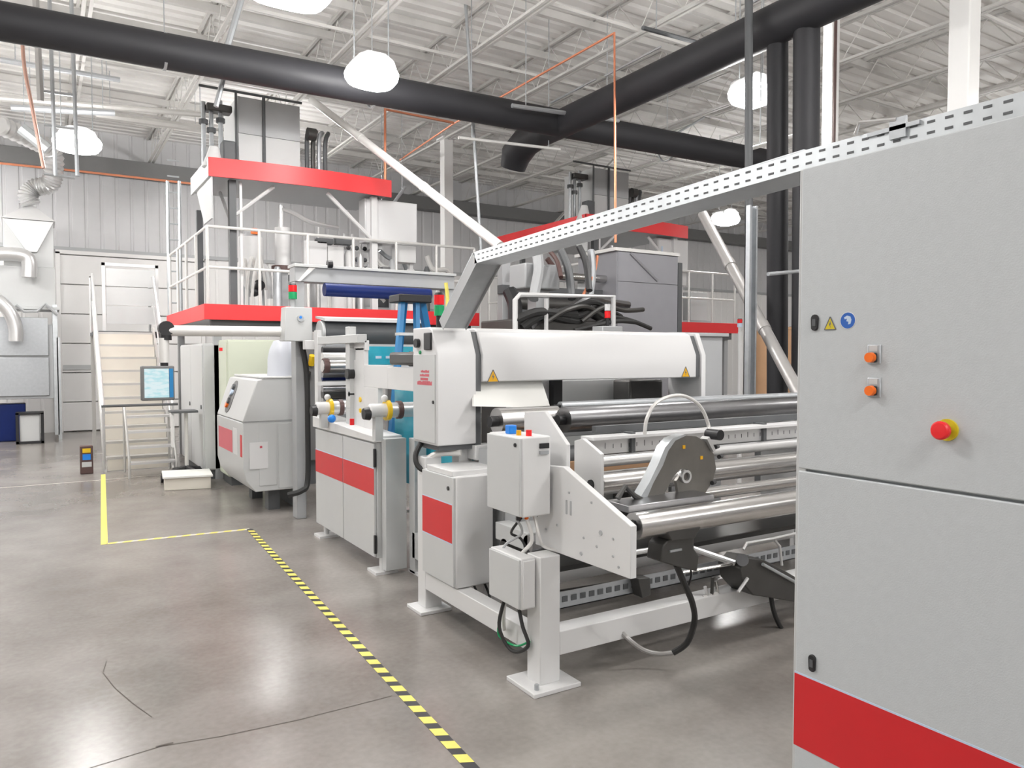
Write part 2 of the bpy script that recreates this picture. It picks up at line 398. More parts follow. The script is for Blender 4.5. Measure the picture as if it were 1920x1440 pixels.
# ------------------------------------------------------------------ overhead services
single('copper_pipe', MB().tube([W(1154, 455, 7.35), W(1152, 62, 7.35), W(850, 232, 11.5), W(750, 300, 14.28)], .016, 8), 'copper', 'long copper pipe falling from the roof then sloping along under the black duct', 'pipe')
single('copper_pipe', MB().tube([W(722, 368, 10.7), W(722, 205, 10.7), W(850, 230, 10.9)], .022, 8), 'copper', 'copper pipe dropping onto the white wall box on the film tower', 'pipe')
single('copper_pipe', MB().tube([W(-40, 302, 17.5), W(140, 320, 17.5), W(375, 346, 17.5)], .022, 8), 'copper', 'level copper pipe along the far wall above the dust collector', 'pipe')
single('copper_pipe', MB().tube(spline([W(40, -10, 12.5), W(44, 110, 12.5), W(60, 200, 12.5), W(82, 315, 12.5)]), .024, 8), 'dullcopper', 'reddish pipe hanging at the far left above the dust collector', 'pipe')
def bar(a, b, r, m, label, cat='conduit', n=6, name='conduit', hung=False):
    if not hung: return single(name, MB().cyl(a, b, r, n=n), m, label, cat)
    a, b = Vector(a), Vector(b); t = thing(name, label, cat, tuple((a+b)/2))
    part('tube', MB().cyl(a, b, r, n=n), m, t)
    for f in (.12, .88):
        q = a.lerp(b, f); part('hanger', MB().cyl(q, (q.x, q.y, ZC-.005), .007, n=6), 'zinc', t)
    return t
# white slanting transfer pipes
def slant(a, b, r, m, label):
    a, b = Vector(a), Vector(b); d = (b-a)
    t = thing('transfer_pipe', label, 'pipe', tuple(b))
    part('pipe_run', MB().cyl(a, b, r, n=14), m, t)
    for f in (.33, .68):
        q = a + d*f; part('coupling', MB().cyl(q - d.normalized()*.05, q + d.normalized()*.05, r*1.12, n=14), m, t)
slant(W(585, 188, 11.6), W(938, 462, 7.0), .055, 'pipew', 'long white pipe slanting down across the white column to the cable tray')
slant(W(1318, 402, 6.5), W(1502, 746, 4.4), .060, 'pipeg', 'grey pipe slanting down behind the strut post beside the black ducts')
# galvanised hanging struts: vertical and horizontal
bar(W(1404, -20, 5.25), W(1404, 590, 5.25), .04, 'dgrey', 'dark vertical pipe standing behind the cable tray left of the black ducts', 'pipe', 12, 'vertical_pipe')
t = thing('strut_post', 'galvanised slotted strut post in front of the dark vertical pipe', 'post', tuple(W(1414, 758, 5.0)))
a = W(1414, 385, 5.0); bz = W(1414, 790, 5.0).z
part('channel', MB().box((a.x-.055, 5.0, bz), (a.x-.035, 5.06, a.z)).box((a.x+.035, 5.0, bz), (a.x+.055, 5.06, a.z)).box((a.x-.055, 5.05, bz), (a.x+.055, 5.06, a.z)), 'zinc', t)
for i in range(14): part('slot', B((a.x-.012, 5.046, bz+.1+i*.12), (a.x+.012, 5.0495, bz+.15+i*.12)), 'dgrey', t)
def hang(px0, py0, px1, py1, Y, r, m, label): return bar(W(px0, py0, Y), W(px1, py1, Y), r, m, label, 'strut', 6, 'hanger_rod')
hang(872, -10, 902, 470, 9.6, .022, 'zinc', 'thin grey hanger rod dropping past the white column')
# hanger frame top left
t = thing('trapeze_hanger', 'tall grey ladder-like hanger frame under the roof at the upper left', 'hanger', tuple(W(110, 400, 12)))
for px in (92, 133): part('upright', MB().cyl(W(px, -20, 12), W(px+12, 330, 12), .028, n=6), 'zinc', t)
part('upright', MB().cyl(W(66, -20, 12), W(76, 190, 12), .045, n=6), 'pipeg', t)
for py in (86, 175, 238, 330): part('rung', MB().cyl(W(82, py-4, 12), W(140, py+4, 12), .02, n=6), 'zinc', t)
for i, (q, r, m, lb) in enumerate((
    (((0, 112), (225, 150), 13), .04, 'zinc', 'uppermost level grey bar left of the hanging frame'),
    (((0, 184), (420, 218), 14), .05, 'stair', 'long brownish level pipe running to the film tower'),
    (((20, 202), (215, 212), 13.5), .05, 'zinc', 'short grey bar under the long brownish pipe'),
    (((180, 215), (390, 243), 15), .07, 'stair', 'fat level pipe below the long brownish pipe'),
    (((860, 258), (1050, 280), 9.2), .022, 'pipew', 'white-ended strut bar below the black duct'),
    (((960, 198), (1160, 226), 8.6), .03, 'zinc', 'grey strut bar crossing in front of the black duct elbow'),
    (((1205, 52), (1400, 105), 6.6), .026, 'dgrey', 'dark strut bar under the black branch duct'),
    (((1410, 278), (1530, 242), 5.8), .022, 'pipew', 'slim white strip bar between the two vertical black ducts'),
    (((1440, 514), (1504, 508), 4.7), .018, 'zinc', 'short level strut across the vertical black ducts'),
    (((1320, 220), (1235, 270), 9.5), .02, 'zinc', 'small grey bar near the far end of the duct'),
    (((455, -10), (420, 110), 9.2), .035, 'zinc', 'white diagonal brace dropping from the roof over the film tower'),
    (((432, 95), (405, 200), 9.6), .03, 'zinc', 'grey brace under the black duct over the film tower'),
    (((1020, 440), (1150, 300), 13), .03, 'stair', 'grey diagonal brace in the dim roof bay behind the tray'),
    (((710, 420), (760, 350), 13), .03, 'zinc', 'pale diagonal brace right of the white wall box'),
    (((40, 240), (90, 280), 15), .10, 'galv', 'pale fat pipe stub at the far left under the level bars'))):
    bar(W(*q[0], q[2]), W(*q[1], q[2]), r, m, lb, 'strut', 8, 'service_bar', hung=i in (0, 1, 2, 3, 4, 5, 6, 7, 13, 14))

# ================================================================== DUST COLLECTOR (far left)
Yd = 17.4
t = thing('dust_collector', 'tall galvanised dust collector with peaked hood against the far wall', 'dust collector', (-.35, 17.9, 0))
x0, x1 = W(-30, 600, Yd).x, W(112, 600, Yd).x
zc0 = W(60, 748, Yd).z
for a in (x0, x1-.06):
    for b in (Yd, Yd+.9): part('leg', B((a, b, 0), (a+.06, b+.06, zc0+1.2)), 'galv', t)
part('cabinet', B((x0+.04, Yd+.04, zc0), (x1-.12, Yd+.9, W(60, 608, Yd).z)), 'grey', t, .01)
for i in range(2): part('perforated_panel', B((x0+.10, Yd+.005, zc0+.06+i*.78), (x1-.2, Yd+.035, zc0+.80+i*.78)), 'zinc', t, .006)
part('side_rail', B((x1-.12, Yd+.0, .1), (x1-.04, Yd+.9, W(60, 570, Yd).z)), 'galv', t)
zm0, zm1 = W(60, 575, Yd).z, W(60, 500, Yd).z
part('filter_box', B((x0+.05, Yd+.02, zm0), (x1-.06, Yd+.95, zm1)), 'light', t, .01)
part('ledge', B((x0, Yd-.03, zm0-.05), (x1, Yd+1.0, zm0)), 'light', t)
zu = W(60, 412, Yd).z; za = W(58, 382, Yd).z + .02
xa, xb = W(5, 412, Yd).x, W(100, 412, Yd).x
part('upper_box', B((xa, Yd+.05, zm1), (xb, Yd+.9, zu)), 'light', t, .01)
part('hood_gable', MB().hull([(xa-.03, Yd, zu), (xb+.03, Yd, zu), (xb+.03, Yd+.95, zu), (xa-.03, Yd+.95, zu)], [((xa+xb)/2-.04, Yd+.4, za), ((xa+xb)/2+.1, Yd+.4, za), ((xa+xb)/2+.1, Yd+.5, za), ((xa+xb)/2-.04, Yd+.5, za)]), 'white', t)
xm = (xa+xb)/2+.05
part('funnel', MB().hull([(xm-.08, Yd-.04, zu-.62), (xm+.08, Yd-.04, zu-.62), (xm+.08, Yd+.04, zu-.62), (xm-.08, Yd+.04, zu-.62)], [(xa, Yd-.02, zu-.02), (xb, Yd-.02, zu-.02), (xb, Yd+.05, zu-.02), (xa, Yd+.05, zu-.02)]), 'white', t)
part('intake_hose', MB().sweep(spline([W(-40, 478, 17.2), W(20, 476, 17.2), W(52, 485, 17.2), W(55, 520, 17.2)]), [.13]*19, 12), 'alu', t)
part('elbow', MB().sweep(spline([W(-40, 540, 17.1), W(10, 575, 17.1), W(28, 610, 17.1), W(30, 640, 17.1)]), [.12]*19, 12), 'alu', t)
part('bracket', MB().tube([W(30, 572, 17.3), W(45, 584, 17.3), W(70, 584, 17.3), W(85, 570, 17.3), W(108, 590, 17.3)], .03, 6), 'grey', t)
# silver flexible duct from hood to roof
path = spline([W(58, 384, 17.7), W(52, 366, 17.7), W(66, 352, 17.7), W(92, 346, 17.6), W(100, 325, 17.5), W(98, 285, 17.4), W(60, 262, 17.0), W(0, 235, 16.5)], 10)
rs = [.15 + (.03 if i % 2 else 0) for i in range(len(path))]
single('flexible_duct', MB().sweep(path, rs, 12), 'alu', 'crinkled silver flexible duct curling up from the dust collector hood', 'duct')
t = thing('drum_box', 'small grey box with a dark rim on the floor under the dust collector', 'box', tuple(W(55, 826, 16.9)))
q0, q1 = W(30, 824, 16.9), W(82, 776, 16.9)
part('body', B((q0.x+.06, 16.9, .02), (q1.x-.06, 17.3, q1.z)), 'light', t, .02)
part('frame', MB().box((q0.x, 16.86, 0), (q1.x, 17.34, .05)).box((q0.x, 16.86, 0), (q0.x+.05, 16.9, q1.z+.03)).box((q1.x-.05, 16.86, 0), (q1.x, 16.9, q1.z+.03)).box((q0.x, 16.86, q1.z), (q1.x, 17.34, q1.z+.03)), 'black', t)
single('blue_bin', B((x0+.12, 17.55, 0), (x0+.62, 18.1, .72)), 'navy', 'dark blue bin standing beneath the dust collector behind the small grey box', 'bin', .02)

# ================================================================== STAIRS to the film tower platform
Ys = 12.2; sx0, sx1 = .72, 1.63
t = thing('metal_staircase', 'grey metal staircase with closed beige risers climbing to the red platform', 'stairs', (1.17, 12.2, 0))
NS = 10; rise, run = .205, .21
for i in range(1, NS+1):
    z = i*rise; y = Ys + (i-1)*run
    part('tread', B((sx0+.03, y, z-.035), (sx1-.03, y+run+.02, z)), 'stair', t)
    part('riser', B((sx0+.04, y+run-.01, z), (sx1-.04, y+run, z+rise-.035)) if i < NS else B((sx0+.04, Ys+.008, .01), (sx1-.04, Ys+.018, rise-.035)), 'beige', t)
yt = Ys+NS*run
for sx in (sx0, sx1-.03):
    part('stringer', MB().prism([(Ys-.05, 0), (Ys+.14, 0), (yt+.1, 2.0), (yt+.1, 2.14), (yt-.1, 2.14)], 'X', sx, sx+.03), 'stair', t)
for sx in (sx0, sx1):
    part('handrail', MB().tube([(sx, Ys, 0), (sx, Ys, .95), (sx, yt, 3.0), (sx, yt+.5, 3.0), (sx, yt+.5, 2.05)], .022, 8), 'alu', t)
    part('handrail', MB().tube([(sx, Ys, .5), (sx, yt, 2.55)], .014, 6), 'alu', t)
part('landing_nosing', B((sx0, yt-.04, 1.96), (sx1+.25, yt, 2.07)), 'dgrey', t)
part('landing', B((sx0, yt, 2.0), (sx1+.3, yt+.9, 2.06)), 'dgrey', t)
for sx in (sx0+.03, sx1-.03):
    part('landing_leg', B((sx-.03, yt+.8, 0), (sx+.03, yt+.86, 2.0)), 'stair', t)
# safety gate at the top of the stairs
t = thing('safety_gate', 'white panelled swing gate at the head of the metal staircase', 'gate', (1.17, 14.35, 2.06))
g0, g1 = W(190, 492, 14.4), W(298, 600, 14.4)
part('gate_frame', MB().box((g0.x, 14.38, 2.06), (g0.x+.05, 14.43, g0.z)).box((g1.x-.05, 14.38, 2.06), (g1.x, 14.43, g0.z)).box((g0.x, 14.38, g0.z-.05), (g1.x, 14.43, g0.z)), 'white', t)
for i in range(3):
    h = (g0.z-.07-2.2)/3; part('gate_panel', B((g0.x+.06, 14.4, 2.2+i*h), (g1.x-.06, 14.42, 2.2+(i+1)*h-.02)), 'light', t)
# low access steps in front of the stairs
t = thing('access_steps', 'low metal work steps in front of the staircase beneath the operator screen', 'steps', (1.4, 11.6, 0))
ax0, ax1 = W(245, 870, 11.4).x, W(330, 870, 11.4).x
for i in range(4):
    part('step_tread', B((ax0, 11.35+i*.16, .18+i*.2), (ax1, 11.55+i*.16, .21+i*.2)), 'alu', t)
for x in (ax0-.02, ax1):
    part('side_frame', MB().tube([(x, 11.36, 0), (x, 11.36, .25), (x, 11.95, .95), (x, 12.05, .95), (x, 12.05, 0)], .018, 6), 'stair', t)
part('top_rail', MB().tube([(W(190, 762, 11.5).x, 11.5, .98), (ax1+.05, 11.5, .98)], .02, 6), 'dgrey', t)

# small post with a coloured plate, and floor box
t = thing('sign_post', 'short brown floor post with a blue and yellow plate left of the stairs', 'post', (.5, 12.16, 0))
q0 = W(154, 836, 12.16)
part('post_body', B((.42, 12.12, 0), (.58, 12.24, q0.z)), 'brown', t, .01)
part('plate', B((.45, 12.112, .2), (.55, 12.121, .28)), 'bluep', t); part('plate', B((.45, 12.112, .3), (.55, 12.121, .36)), 'yellow', t)
part('plate', B((.44, 12.112, .1), (.56, 12.121, .17)), 'light', t)
t = thing('step_box', 'low white box step on the floor before the grey console', 'step', (1.5, 10.3, 0))
part('box_body', MB().prism([(1.24, 10.1), (1.76, 9.98), (1.82, 10.5), (1.3, 10.62)], 'Z', 0, .15), 'beige', t, .005)
part('box_top', MB().prism([(1.22, 10.07), (1.78, 9.95), (1.84, 10.52), (1.28, 10.65)], 'Z', .15, .175), 'film', t, .004)

# ================================================================== FLOOR TAPE
def tape(name, a, b, wd, label, period, base='tapedark', stripe='lemon'):
    a, b = Vector((*a, 0)), Vector((*b, 0)); d = b-a; Ln = d.length; d.normalize(); n = Vector((-d.y, d.x, 0))
    t = thing(name, label, 'floor tape', tuple((a+b)/2)); z = .0015
    up = Vector((0, 0, 1))
    def slab(s0, s1, z0, z1, skew=0):
        P = [a+d*s0-n*wd/2, a+d*s1-n*wd/2, a+d*(s1+skew)+n*wd/2, a+d*(s0+skew)+n*wd/2]
        return MB().hull([p+up*z0 for p in P], [p+up*z1 for p in P])
    part('tape_band', slab(0, Ln, .0008, z), base, t)
    s0 = .0; first = None
    nn = int(Ln/period)
    for i in range(nn):
        if first is None: first = part('tape_stripe', slab(0, period*.55, z, z+.0008, .025), stripe, t)
        else: rep(first, t, d*period*i)
tape('hazard_tape', (1.40, 1.9), (1.65, 7.42), .055, 'yellow and black striped floor tape running along the machine', .125)
tape('hazard_tape', (.45, 7.5), (1.65, 7.42), .055, 'short crosswise yellow and grey floor tape between two longer tapes', .12, base='beige')
single('floor_tape', strip([(.43, 7.48, .0015), (.69, 11.95, .0015)], .055), 'lemon', 'plain yellow floor tape leading towards the stairs', 'floor tape')

# ================================================================== BIG CABINET (right foreground)
cx, cy0, cy1, cz = 2.1, -1.3, 1.615, 2.255
t = thing('control_cabinet', 'big grey electrical cabinet with red stripe filling the right foreground', 'cabinet', (2.4, .3, 0))
part('body', B((cx+.022, cy0, .06), (2.75, cy1, cz-.004)), 'cab', t, .006)
part('plinth', B((cx+.05, cy0+.03, 0), (2.7, cy1-.03, .06)), 'dgrey', t)
part('corner_strip', B((cx+.004, cy1-.035, .06), (cx+.05, cy1+.004, cz)), 'light', t, .004)
part('door', B((cx, cy0, 1.284), (cx+.022, cy1-.008, cz)), 'cab', t, .004, label='upper grey door carrying the switches')
lo = part('door', B((cx, cy0, .08), (cx+.022, cy1-.008, 1.276)), 'cab', t, .004, label='lower grey door with the red stripe')
part('red_stripe', B((cx-.0015, cy0, .362), (cx+.001, cy1-.006, .603)), 'red', lo)
part('rim_line', B((cx-.001, cy0, .603), (cx+.001, cy1-.006, .609)), 'signl', lo)
def latch(px, py, h):
    c = WX(px, py, cx); m = MB()
    pr = []
    for i in range(12):
        a = 2*math.pi*i/12; pr.append((c.y + .013*math.cos(a), c.z + (h/2-.013)*(1 if math.sin(a) >= 0 else -1) + .013*math.sin(a)))
    m.prism(pr, 'X', cx-.008, cx+.001); o = part('latch', m, 'black', t, .002)
    part('latch_insert', MB().prism([(c.y-.006, c.z-h*.22), (c.y+.006, c.z-h*.22), (c.y+.006, c.z+h*.22), (c.y-.006, c.z+h*.22)], 'X', cx-.0095, cx-.008), 'dgrey', o)
latch(1529, 605, .052); latch(1524, 1243, .056)
c = WX(1557, 606, cx)
def tri(c, w_, h_, m, parent, x0=cx, ax='X', face=-1):
    pr = [(c[0]-w_/2, c[1]-h_/2), (c[0]+w_/2, c[1]-h_/2), (c[0], c[1]+h_/2)]
    o = part('warning_sign', MB().prism(pr, ax, x0+face*.0015, x0-face*.0005), m, parent, label='yellow triangular electrical warning sign')
    # dark rim and flash
    def line(p, q, wd):
        d = Vector((q[0]-p[0], q[1]-p[1])); n = Vector((-d.y, d.x)).normalized()*wd/2
        return [(p[0]-n.x, p[1]-n.y), (q[0]-n.x, q[1]-n.y), (q[0]+n.x, q[1]+n.y), (p[0]+n.x, p[1]+n.y)]
    mb = MB()
    lo_, hi_ = x0+face*.0022, x0+face*.0012
    for i in range(3): mb.prism(line(pr[i], pr[(i+1) % 3], w_*.07), ax, lo_, hi_)
    mb.prism([(c[0]+w_*.02, c[1]+h_*.2), (c[0]-w_*.10, c[1]-h_*.12), (c[0]+w_*.01, c[1]-h_*.1), (c[0]-w_*.05, c[1]-h_*.36), (c[0]+w_*.13, c[1]-h_*.02), (c[0]+w_*.03, c[1]-h_*.03)], ax, lo_, hi_)
    part('sign_print', mb, 'girder', o); return o
tri((c.y, c.z), .040, .040, 'signy', t)
c = WX(1590, 601, cx)
def disc(c, r, m, nm, parent, x0, x1, n=24):
    return part(nm, MB().prism([(c[0]+r*math.cos(2*math.pi*i/n), c[1]+r*math.sin(2*math.pi*i/n)) for i in range(n)], 'X', x0, x1), m, parent)
o = disc((c.y, c.z), .0265, 'white', 'round_sign', t, cx-.0012, cx+.0005); o['label'] = 'blue round sign showing a head'
disc((c.y, c.z), .0245, 'signb', 'sign_face', o, cx-.0018, cx-.001)
part('sign_print', MB().prism([(c.y+.012, c.z+.010), (c.y+.002, c.z+.015), (c.y-.009, c.z+.012), (c.y-.013, c.z+.002), (c.y-.010, c.z-.010), (c.y-.002, c.z-.012), (c.y-.003, c.z-.004), (c.y+.004, c.z-.002), (c.y+.002, c.z+.006), (c.y+.010, c.z+.004)], 'X', cx-.0024, cx-.0016), 'signl', o)
for py in (664, 726):
    c = WX(1640, py, cx); y, z = c.y, c.z
    o = part('rotary_switch', B((cx-.006, y-.021, z-.03), (cx+.001, y+.021, z+.029)), 'zinc', t, .004)
    part('switch_body', B((cx-.016, y-.012, z-.024), (cx-.005, y+.013, z+.004)), 'black', o, .003)
    part('legend_plate', B((cx-.0075, y-.013, z+.008), (cx-.0055, y+.013, z+.025)), 'light', o)
    part('orange_knob', MB().cyl((cx-.014, y+.001, z-.010), (cx-.028, y+.001, z-.010), .0155, .0145, 20), 'orange', o, label='orange rotary knob')
c = WX(1777, 806, cx); y, z = c.y, c.z
o = part('emergency_stop', MB().ring((cx-.003, y, z), 'X', .030, .012, .006, 32), 'signy', t)
part('stop_neck', MB().cyl((cx, y, z), (cx-.030, y, z), .012, n=20), 'dgrey', o)
part('mushroom_head', MB().sweep([(cx-.024, y, z), (cx-.028, y, z), (cx-.040, y, z), (cx-.045, y, z), (cx-.0465, y, z)], [.016, .0245, .0255, .021, .004], 24), 'redk', o, label='red mushroom push button')

# ================================================================== CABLE TRAY over the cabinet
t = thing('cable_tray', 'slotted galvanised cable tray running from the big cabinet and dropping to the white hood', 'cable tray', (2.22, 2.6, 2.26))
tx0, tx1 = 2.14, 2.30
ty0, ty1 = -1.0, 3.86
YK, SL = 1.62, .034                   # the tray sags slightly beyond the cabinet
def zo(y): return 0 if y < YK else -SL*(y-YK)
def run(x0, x1, z0, z1, ya=None, yb=None):
    ya = ty0 if ya is None else ya; yb = ty1 if yb is None else yb
    lo = [(y, z0+zo(y)) for y in ([ya, YK, yb] if ya < YK else [ya, yb])]; hi = [(y, z1+zo(y)) for y in ([ya, YK, yb] if ya < YK else [ya, yb])]
    return MB().prism(lo+hi[::-1], 'X', x0, x1)
part('tray_floor', run(tx0, tx1, 2.262, 2.266), 'zinc', t)
part('tray_side', run(tx0-.003, tx0, 2.262, 2.325), 'galv', t); part('tray_side', run(tx1, tx1+.003, 2.262, 2.325), 'galv', t)
part('tray_lid', run(tx0-.004, tx1+.004, 2.325, 2.329, 1.63), 'galv', t)
s0 = part('slot', B((tx0-.0045, 0, 2.306), (tx0-.003, .022, 2.313)), 'dgrey', t); s1 = part('slot', B((tx0-.0045, 0, 2.276), (tx0-.003, .022, 2.283)), 'dgrey', t)
s0.location.y += ty0+.05; s1.location.y += ty0+.05
i = 1
while ty0+.05+i*.05 < ty1-.05:
    y = ty0+.05+i*.05; rep(s0, t, (0, .05*i, zo(y))); rep(s1, t, (0, .05*i, zo(y))); i += 1
# sloping drop
P0, P1 = Vector((0, 3.86, 2.225)), Vector((0, 4.30, 1.85))
d = (P1-P0).normalized(); n = Vector((0, d.z, -d.y)); n = -n if n.y > 0 else n
def dropbox(x0, x1, o0, o1, m, nm):
    q = [P0+n*o0, P1+n*o0, P1+n*o1, P0+n*o1]
    part(nm, MB().prism([(a.y, a.z) for a in q], 'X', x0, x1), m, t)
dropbox(tx0, tx1, .03, .026, 'zinc', 'drop_floor'); dropbox(tx0-.003, tx0, -.03, .045, 'grey', 'drop_side'); dropbox(tx1, tx1+.003, -.03, .045, 'grey', 'drop_side')  # drop sides darker than the galvanised tray sides: shadow put into the colour
dropbox(tx0-.004, tx1+.004, -.034, -.03, 'galv', 'drop_lid')
part('junction_clip', MB().box((tx0-.012, 1.28, 2.285), (tx0-.003, 1.33, 2.345)).box((tx0-.012, 1.24, 2.31), (tx0-.003, 1.40, 2.322)), 'zinc', t)
part('clip_lever', MB().tube([(tx0-.01, 1.31, 2.34), (tx0-.02, 1.42, 2.358), (tx0-.01, 1.44, 2.33)], .006, 6), 'alu', t)

# ================================================================== SLITTER HOOD
hx0, hx1 = 2.42, 4.34
hy = 4.27
t = thing('slitter_housing', 'long glossy white machine hood with orange warning triangles above the dark rollers', 'machine', (3.3, 4.4, 1.0))
prof = [(hy, 1.485), (hy, 1.66), (hy+.07, 1.815), (hy+.12, 1.835), (hy+.36, 1.835), (hy+.36, 1.485)]
part('hood', MB().prism(prof, 'X', hx0, hx1), 'hood', t, .008)
part('hood_end_cap', MB().prism([(hy-.012, .95), (hy-.012, 1.66), (hy+.06, 1.83), (hy+.36, 1.84), (hy+.36, .95)], 'X', 4.385, 4.43), 'hood', t, .004)
part('end_gasket', MB().prism([(hy+.01, 1.49), (hy+.01, 1.66), (hy+.075, 1.81), (hy+.35, 1.82), (hy+.35, 1.49)], 'X', 4.34, 4.385), 'dgrey', t)
part('gap_seal', MB().prism([(hy+.02, 1.0), (hy+.02, 1.655), (hy+.085, 1.81), (hy+.35, 1.82), (hy+.35, 1.0)], 'X', 2.375, 2.42), 'dgrey', t)
sb = MB().prism([(hy, 1.085), (hy, 1.66), (hy+.07, 1.815), (hy+.12, 1.835), (hy+.36, 1.835), (hy+.36, 1.085)], 'X', 2.095, 2.375)
eb = part('end_box', sb, 'hood', t, .008)
part('end_door', B((2.088, hy+.02, 1.1), (2.096, hy+.345, 1.66)), 'light', eb, .003)
part('lock', MB().cyl((2.082, hy+.04, 1.36), (2.09, hy+.04, 1.36), .011, n=12), 'black', eb)
part('black_grille', B((2.082, hy+.07, 1.69), (2.1, hy+.17, 1.80)), 'black', eb, .005)
part('knob', MB().cyl((2.07, hy+.27, 1.735), (2.1, hy+.27, 1.735), .03, n=14), 'black', eb)
part('pilot_lamp', MB().cyl((2.085, hy+.24, 1.675), (2.1, hy+.24, 1.675), .012, n=12), 'green', eb)
# four rows of small faded red print (too small to read)
mb = MB(); random.seed(3)
for row, (yA, yB_, z, h) in enumerate(((4.37, 4.49, 1.545, .016), (4.37, 4.50, 1.520, .016), (4.385, 4.49, 1.495, .016), (4.33, 4.55, 1.465, .026))):
    y = yA
    while y < yB_:
        wd = random.choice((.008, .011, .014)); mb.box((2.0865, y, z), (2.088, y+wd, z+h*random.choice((.8, 1, 1)))); y += wd+.0035
part('red_print', mb, 'pink', eb, label='rows of small red print')
tri((2.50, 1.522), .085, .08, 'amber', t, hy, 'Y'); tri((4.225, 1.53), .085, .08, 'amber', t, hy, 'Y')
part('hood_stand', MB().box((2.3, hy+.1, .28), (2.40, hy+.2, 1.085)).box((4.36, hy+.1, .1), (4.46, hy+.2, .95)), 'white', t, .004)
part('black_upright', B((3.22, hy+.34, .9), (3.30, hy+.42, 1.49)), 'black', t)
part('inner_panel', B((2.9, hy+.40, 1.0), (3.22, hy+.43, 1.49)), 'white', t)
part('stand_bracket', B((2.36, hy-.02, .98), (2.50, hy+.1, 1.075)), 'white', t, .004)
# dark arch under end box
part('cable_loop', MB().tube(spline([(2.12, 4.55, 1.09), (2.05, 4.5, 1.0), (2.07, 4.45, .92), (2.2, 4.35, .90)]), .018, 8), 'rubber', t)
part('under_plate', B((2.12, hy+.03, 1.05), (2.37, hy+.33, 1.085)), 'dgrey', t)
# film web below the hood
t = thing('film_web', 'white film web sloping out below the hood on the left', 'film', (2.75, 4.4, 1.3))
fm = MB(); a0, a1 = W(888, 712, 4.36), W(1015, 712, 4.36); b0_, b1_ = W(888, 762, 4.2), W(1032, 764, 4.2)
fm.hull([a0, a1, a1+Vector((0, .02, 0)), a0+Vector((0, .02, 0))], [b0_, b1_, b1_+Vector((0, .02, 0)), b0_+Vector((0, .02, 0))])
part('film_sheet', fm, 'film', t)
# rewind roll stand: dark rollers along X behind the unwinder
def roller(t, nm, px, py, Y, r, x1, m, capm='black', x0=None):
    a = W(px, py, Y); xs = a.x if x0 is None else x0
    o = part(nm, MB().cyl((xs, Y, a.z), (x1, Y, a.z), r, n=24), m, t)
    part('journal', MB().cyl((xs-.05, Y, a.z), (xs, Y, a.z), r*.4, n=12), capm, o); part('journal', MB().cyl((x1, Y, a.z), (x1+.06, Y, a.z), r*.4, n=12), capm, o)
    return o
t = thing('roller_bank', 'bank of dark and steel rollers lying under the white hood', 'machine', (3.8, 4.1, .3))
roller(t, 'steel_roller', 893, 792, 4.1, .085, 2.88, 'steel', x0=2.425)
roller(t, 'dark_roller', 1000, 790, 3.98, .085, 5.2, 'dsteel', x0=2.86)
roller(t, 'steel_bar', 1000, 764, 4.15, .032, 5.6, 'zinc', x0=2.95)
roller(t, 'dark_roller', 1030, 860, 4.0, .075, 5.2, 'dgrey')
part('cross_beam', B((2.5, 4.2, 1.10), (5.8, 4.28, 1.19)), 'grey', t, .004)
part('cross_beam', B((3.1, 3.9, 1.0), (5.4, 3.94, 1.06)), 'dgrey', t, .004)
part('brown_board', B((2.7, 3.86, .75), (3.6, 3.9, .98)), 'wood', t)
part('side_plate', B((5.25, 3.5, .1), (5.29, 4.4, 1.15)), 'white', t, .003)
part('side_plate', B((2.38, 3.95, .3), (2.41, 4.25, 1.06)), 'grey', t, .003)
part('stand_beam', B((2.3, 4.05, .15), (5.3, 4.17, .27)), 'white', t, .004)
part('stand_leg', MB().box((5.2, 4.05, 0), (5.3, 4.17, .15)).box((2.3, 4.05, 0), (2.42, 4.17, .15)), 'white', t)
part('floor_shade_sheet', B((2.5, 3.55, .40), (5.2, 3.95, .43)), 'iron', t)  # dark sheet standing in for the shaded floor among the rollers
# items lying behind rollers
single('steel_bracket_stack', MB().prism([(W(1130, 755, 4.5).x, 1.19), (W(1240, 755, 4.5).x, 1.19), (W(1235, 742, 4.5).x, 1.225), (W(1140, 742, 4.5).x, 1.225)], 'Y', 4.2, 4.27), 'alu', 'small bright metal bracket lying on the beam beneath the hood', 'bracket', .003)
single('grey_guard_panel', MB().box((4.46, 4.66, .1), (5.05, 4.70, 1.82)).box((4.46, 4.63, 1.82), (5.1, 4.73, 1.85)), 'grey', 'grey sheet guard panel right of the white hood', 'panel', .004)
single('machine_block', B((3.32, 4.95, .1), (4.36, 5.3, 1.46)), 'light', 'pale machine block seen beneath the hood behind the rollers', 'machine', .01)
single('dark_motor', B((4.0, 4.66, .2), (4.36, 4.88, 1.46)), 'iron', 'dark motor block beneath the right end of the hood', 'motor', .02)

# ================================================================== UNWINDER (near)
ux = 2.06
t = thing('unwind_stand', 'white unwind stand frame carrying bare steel rollers in the near foreground', 'machine', (3.2, 3.4, 0))
part('near_leg', B((ux, 3.06, .02), (ux+.12, 3.18, .66)), 'white', t, .005)
part('base_plate', MB().box((ux-.08, 2.99, 0), (ux+.20, 3.25, .022)), 'white', t, .003)
part('anchor_bolt', MB().cyl((ux-.04, 3.03, .02), (ux-.04, 3.03, .05), .012, n=6), 'zinc', t)
part('base_beam', B((ux+.12, 3.06, .15), (4.35, 3.18, .27)), 'white', t, .004)
part('beam_end_plate', B((4.35, 3.03, .13), (4.38, 3.21, .29)), 'light', t, .003)
part('side_beam', B((ux+.01, 3.18, .15), (ux+.11, 4.40, .26)), 'white', t, .004)
part('rear_leg', B((ux+.012, 4.402, .02), (ux+.13, 4.52, 1.0)), 'white', t, .005)
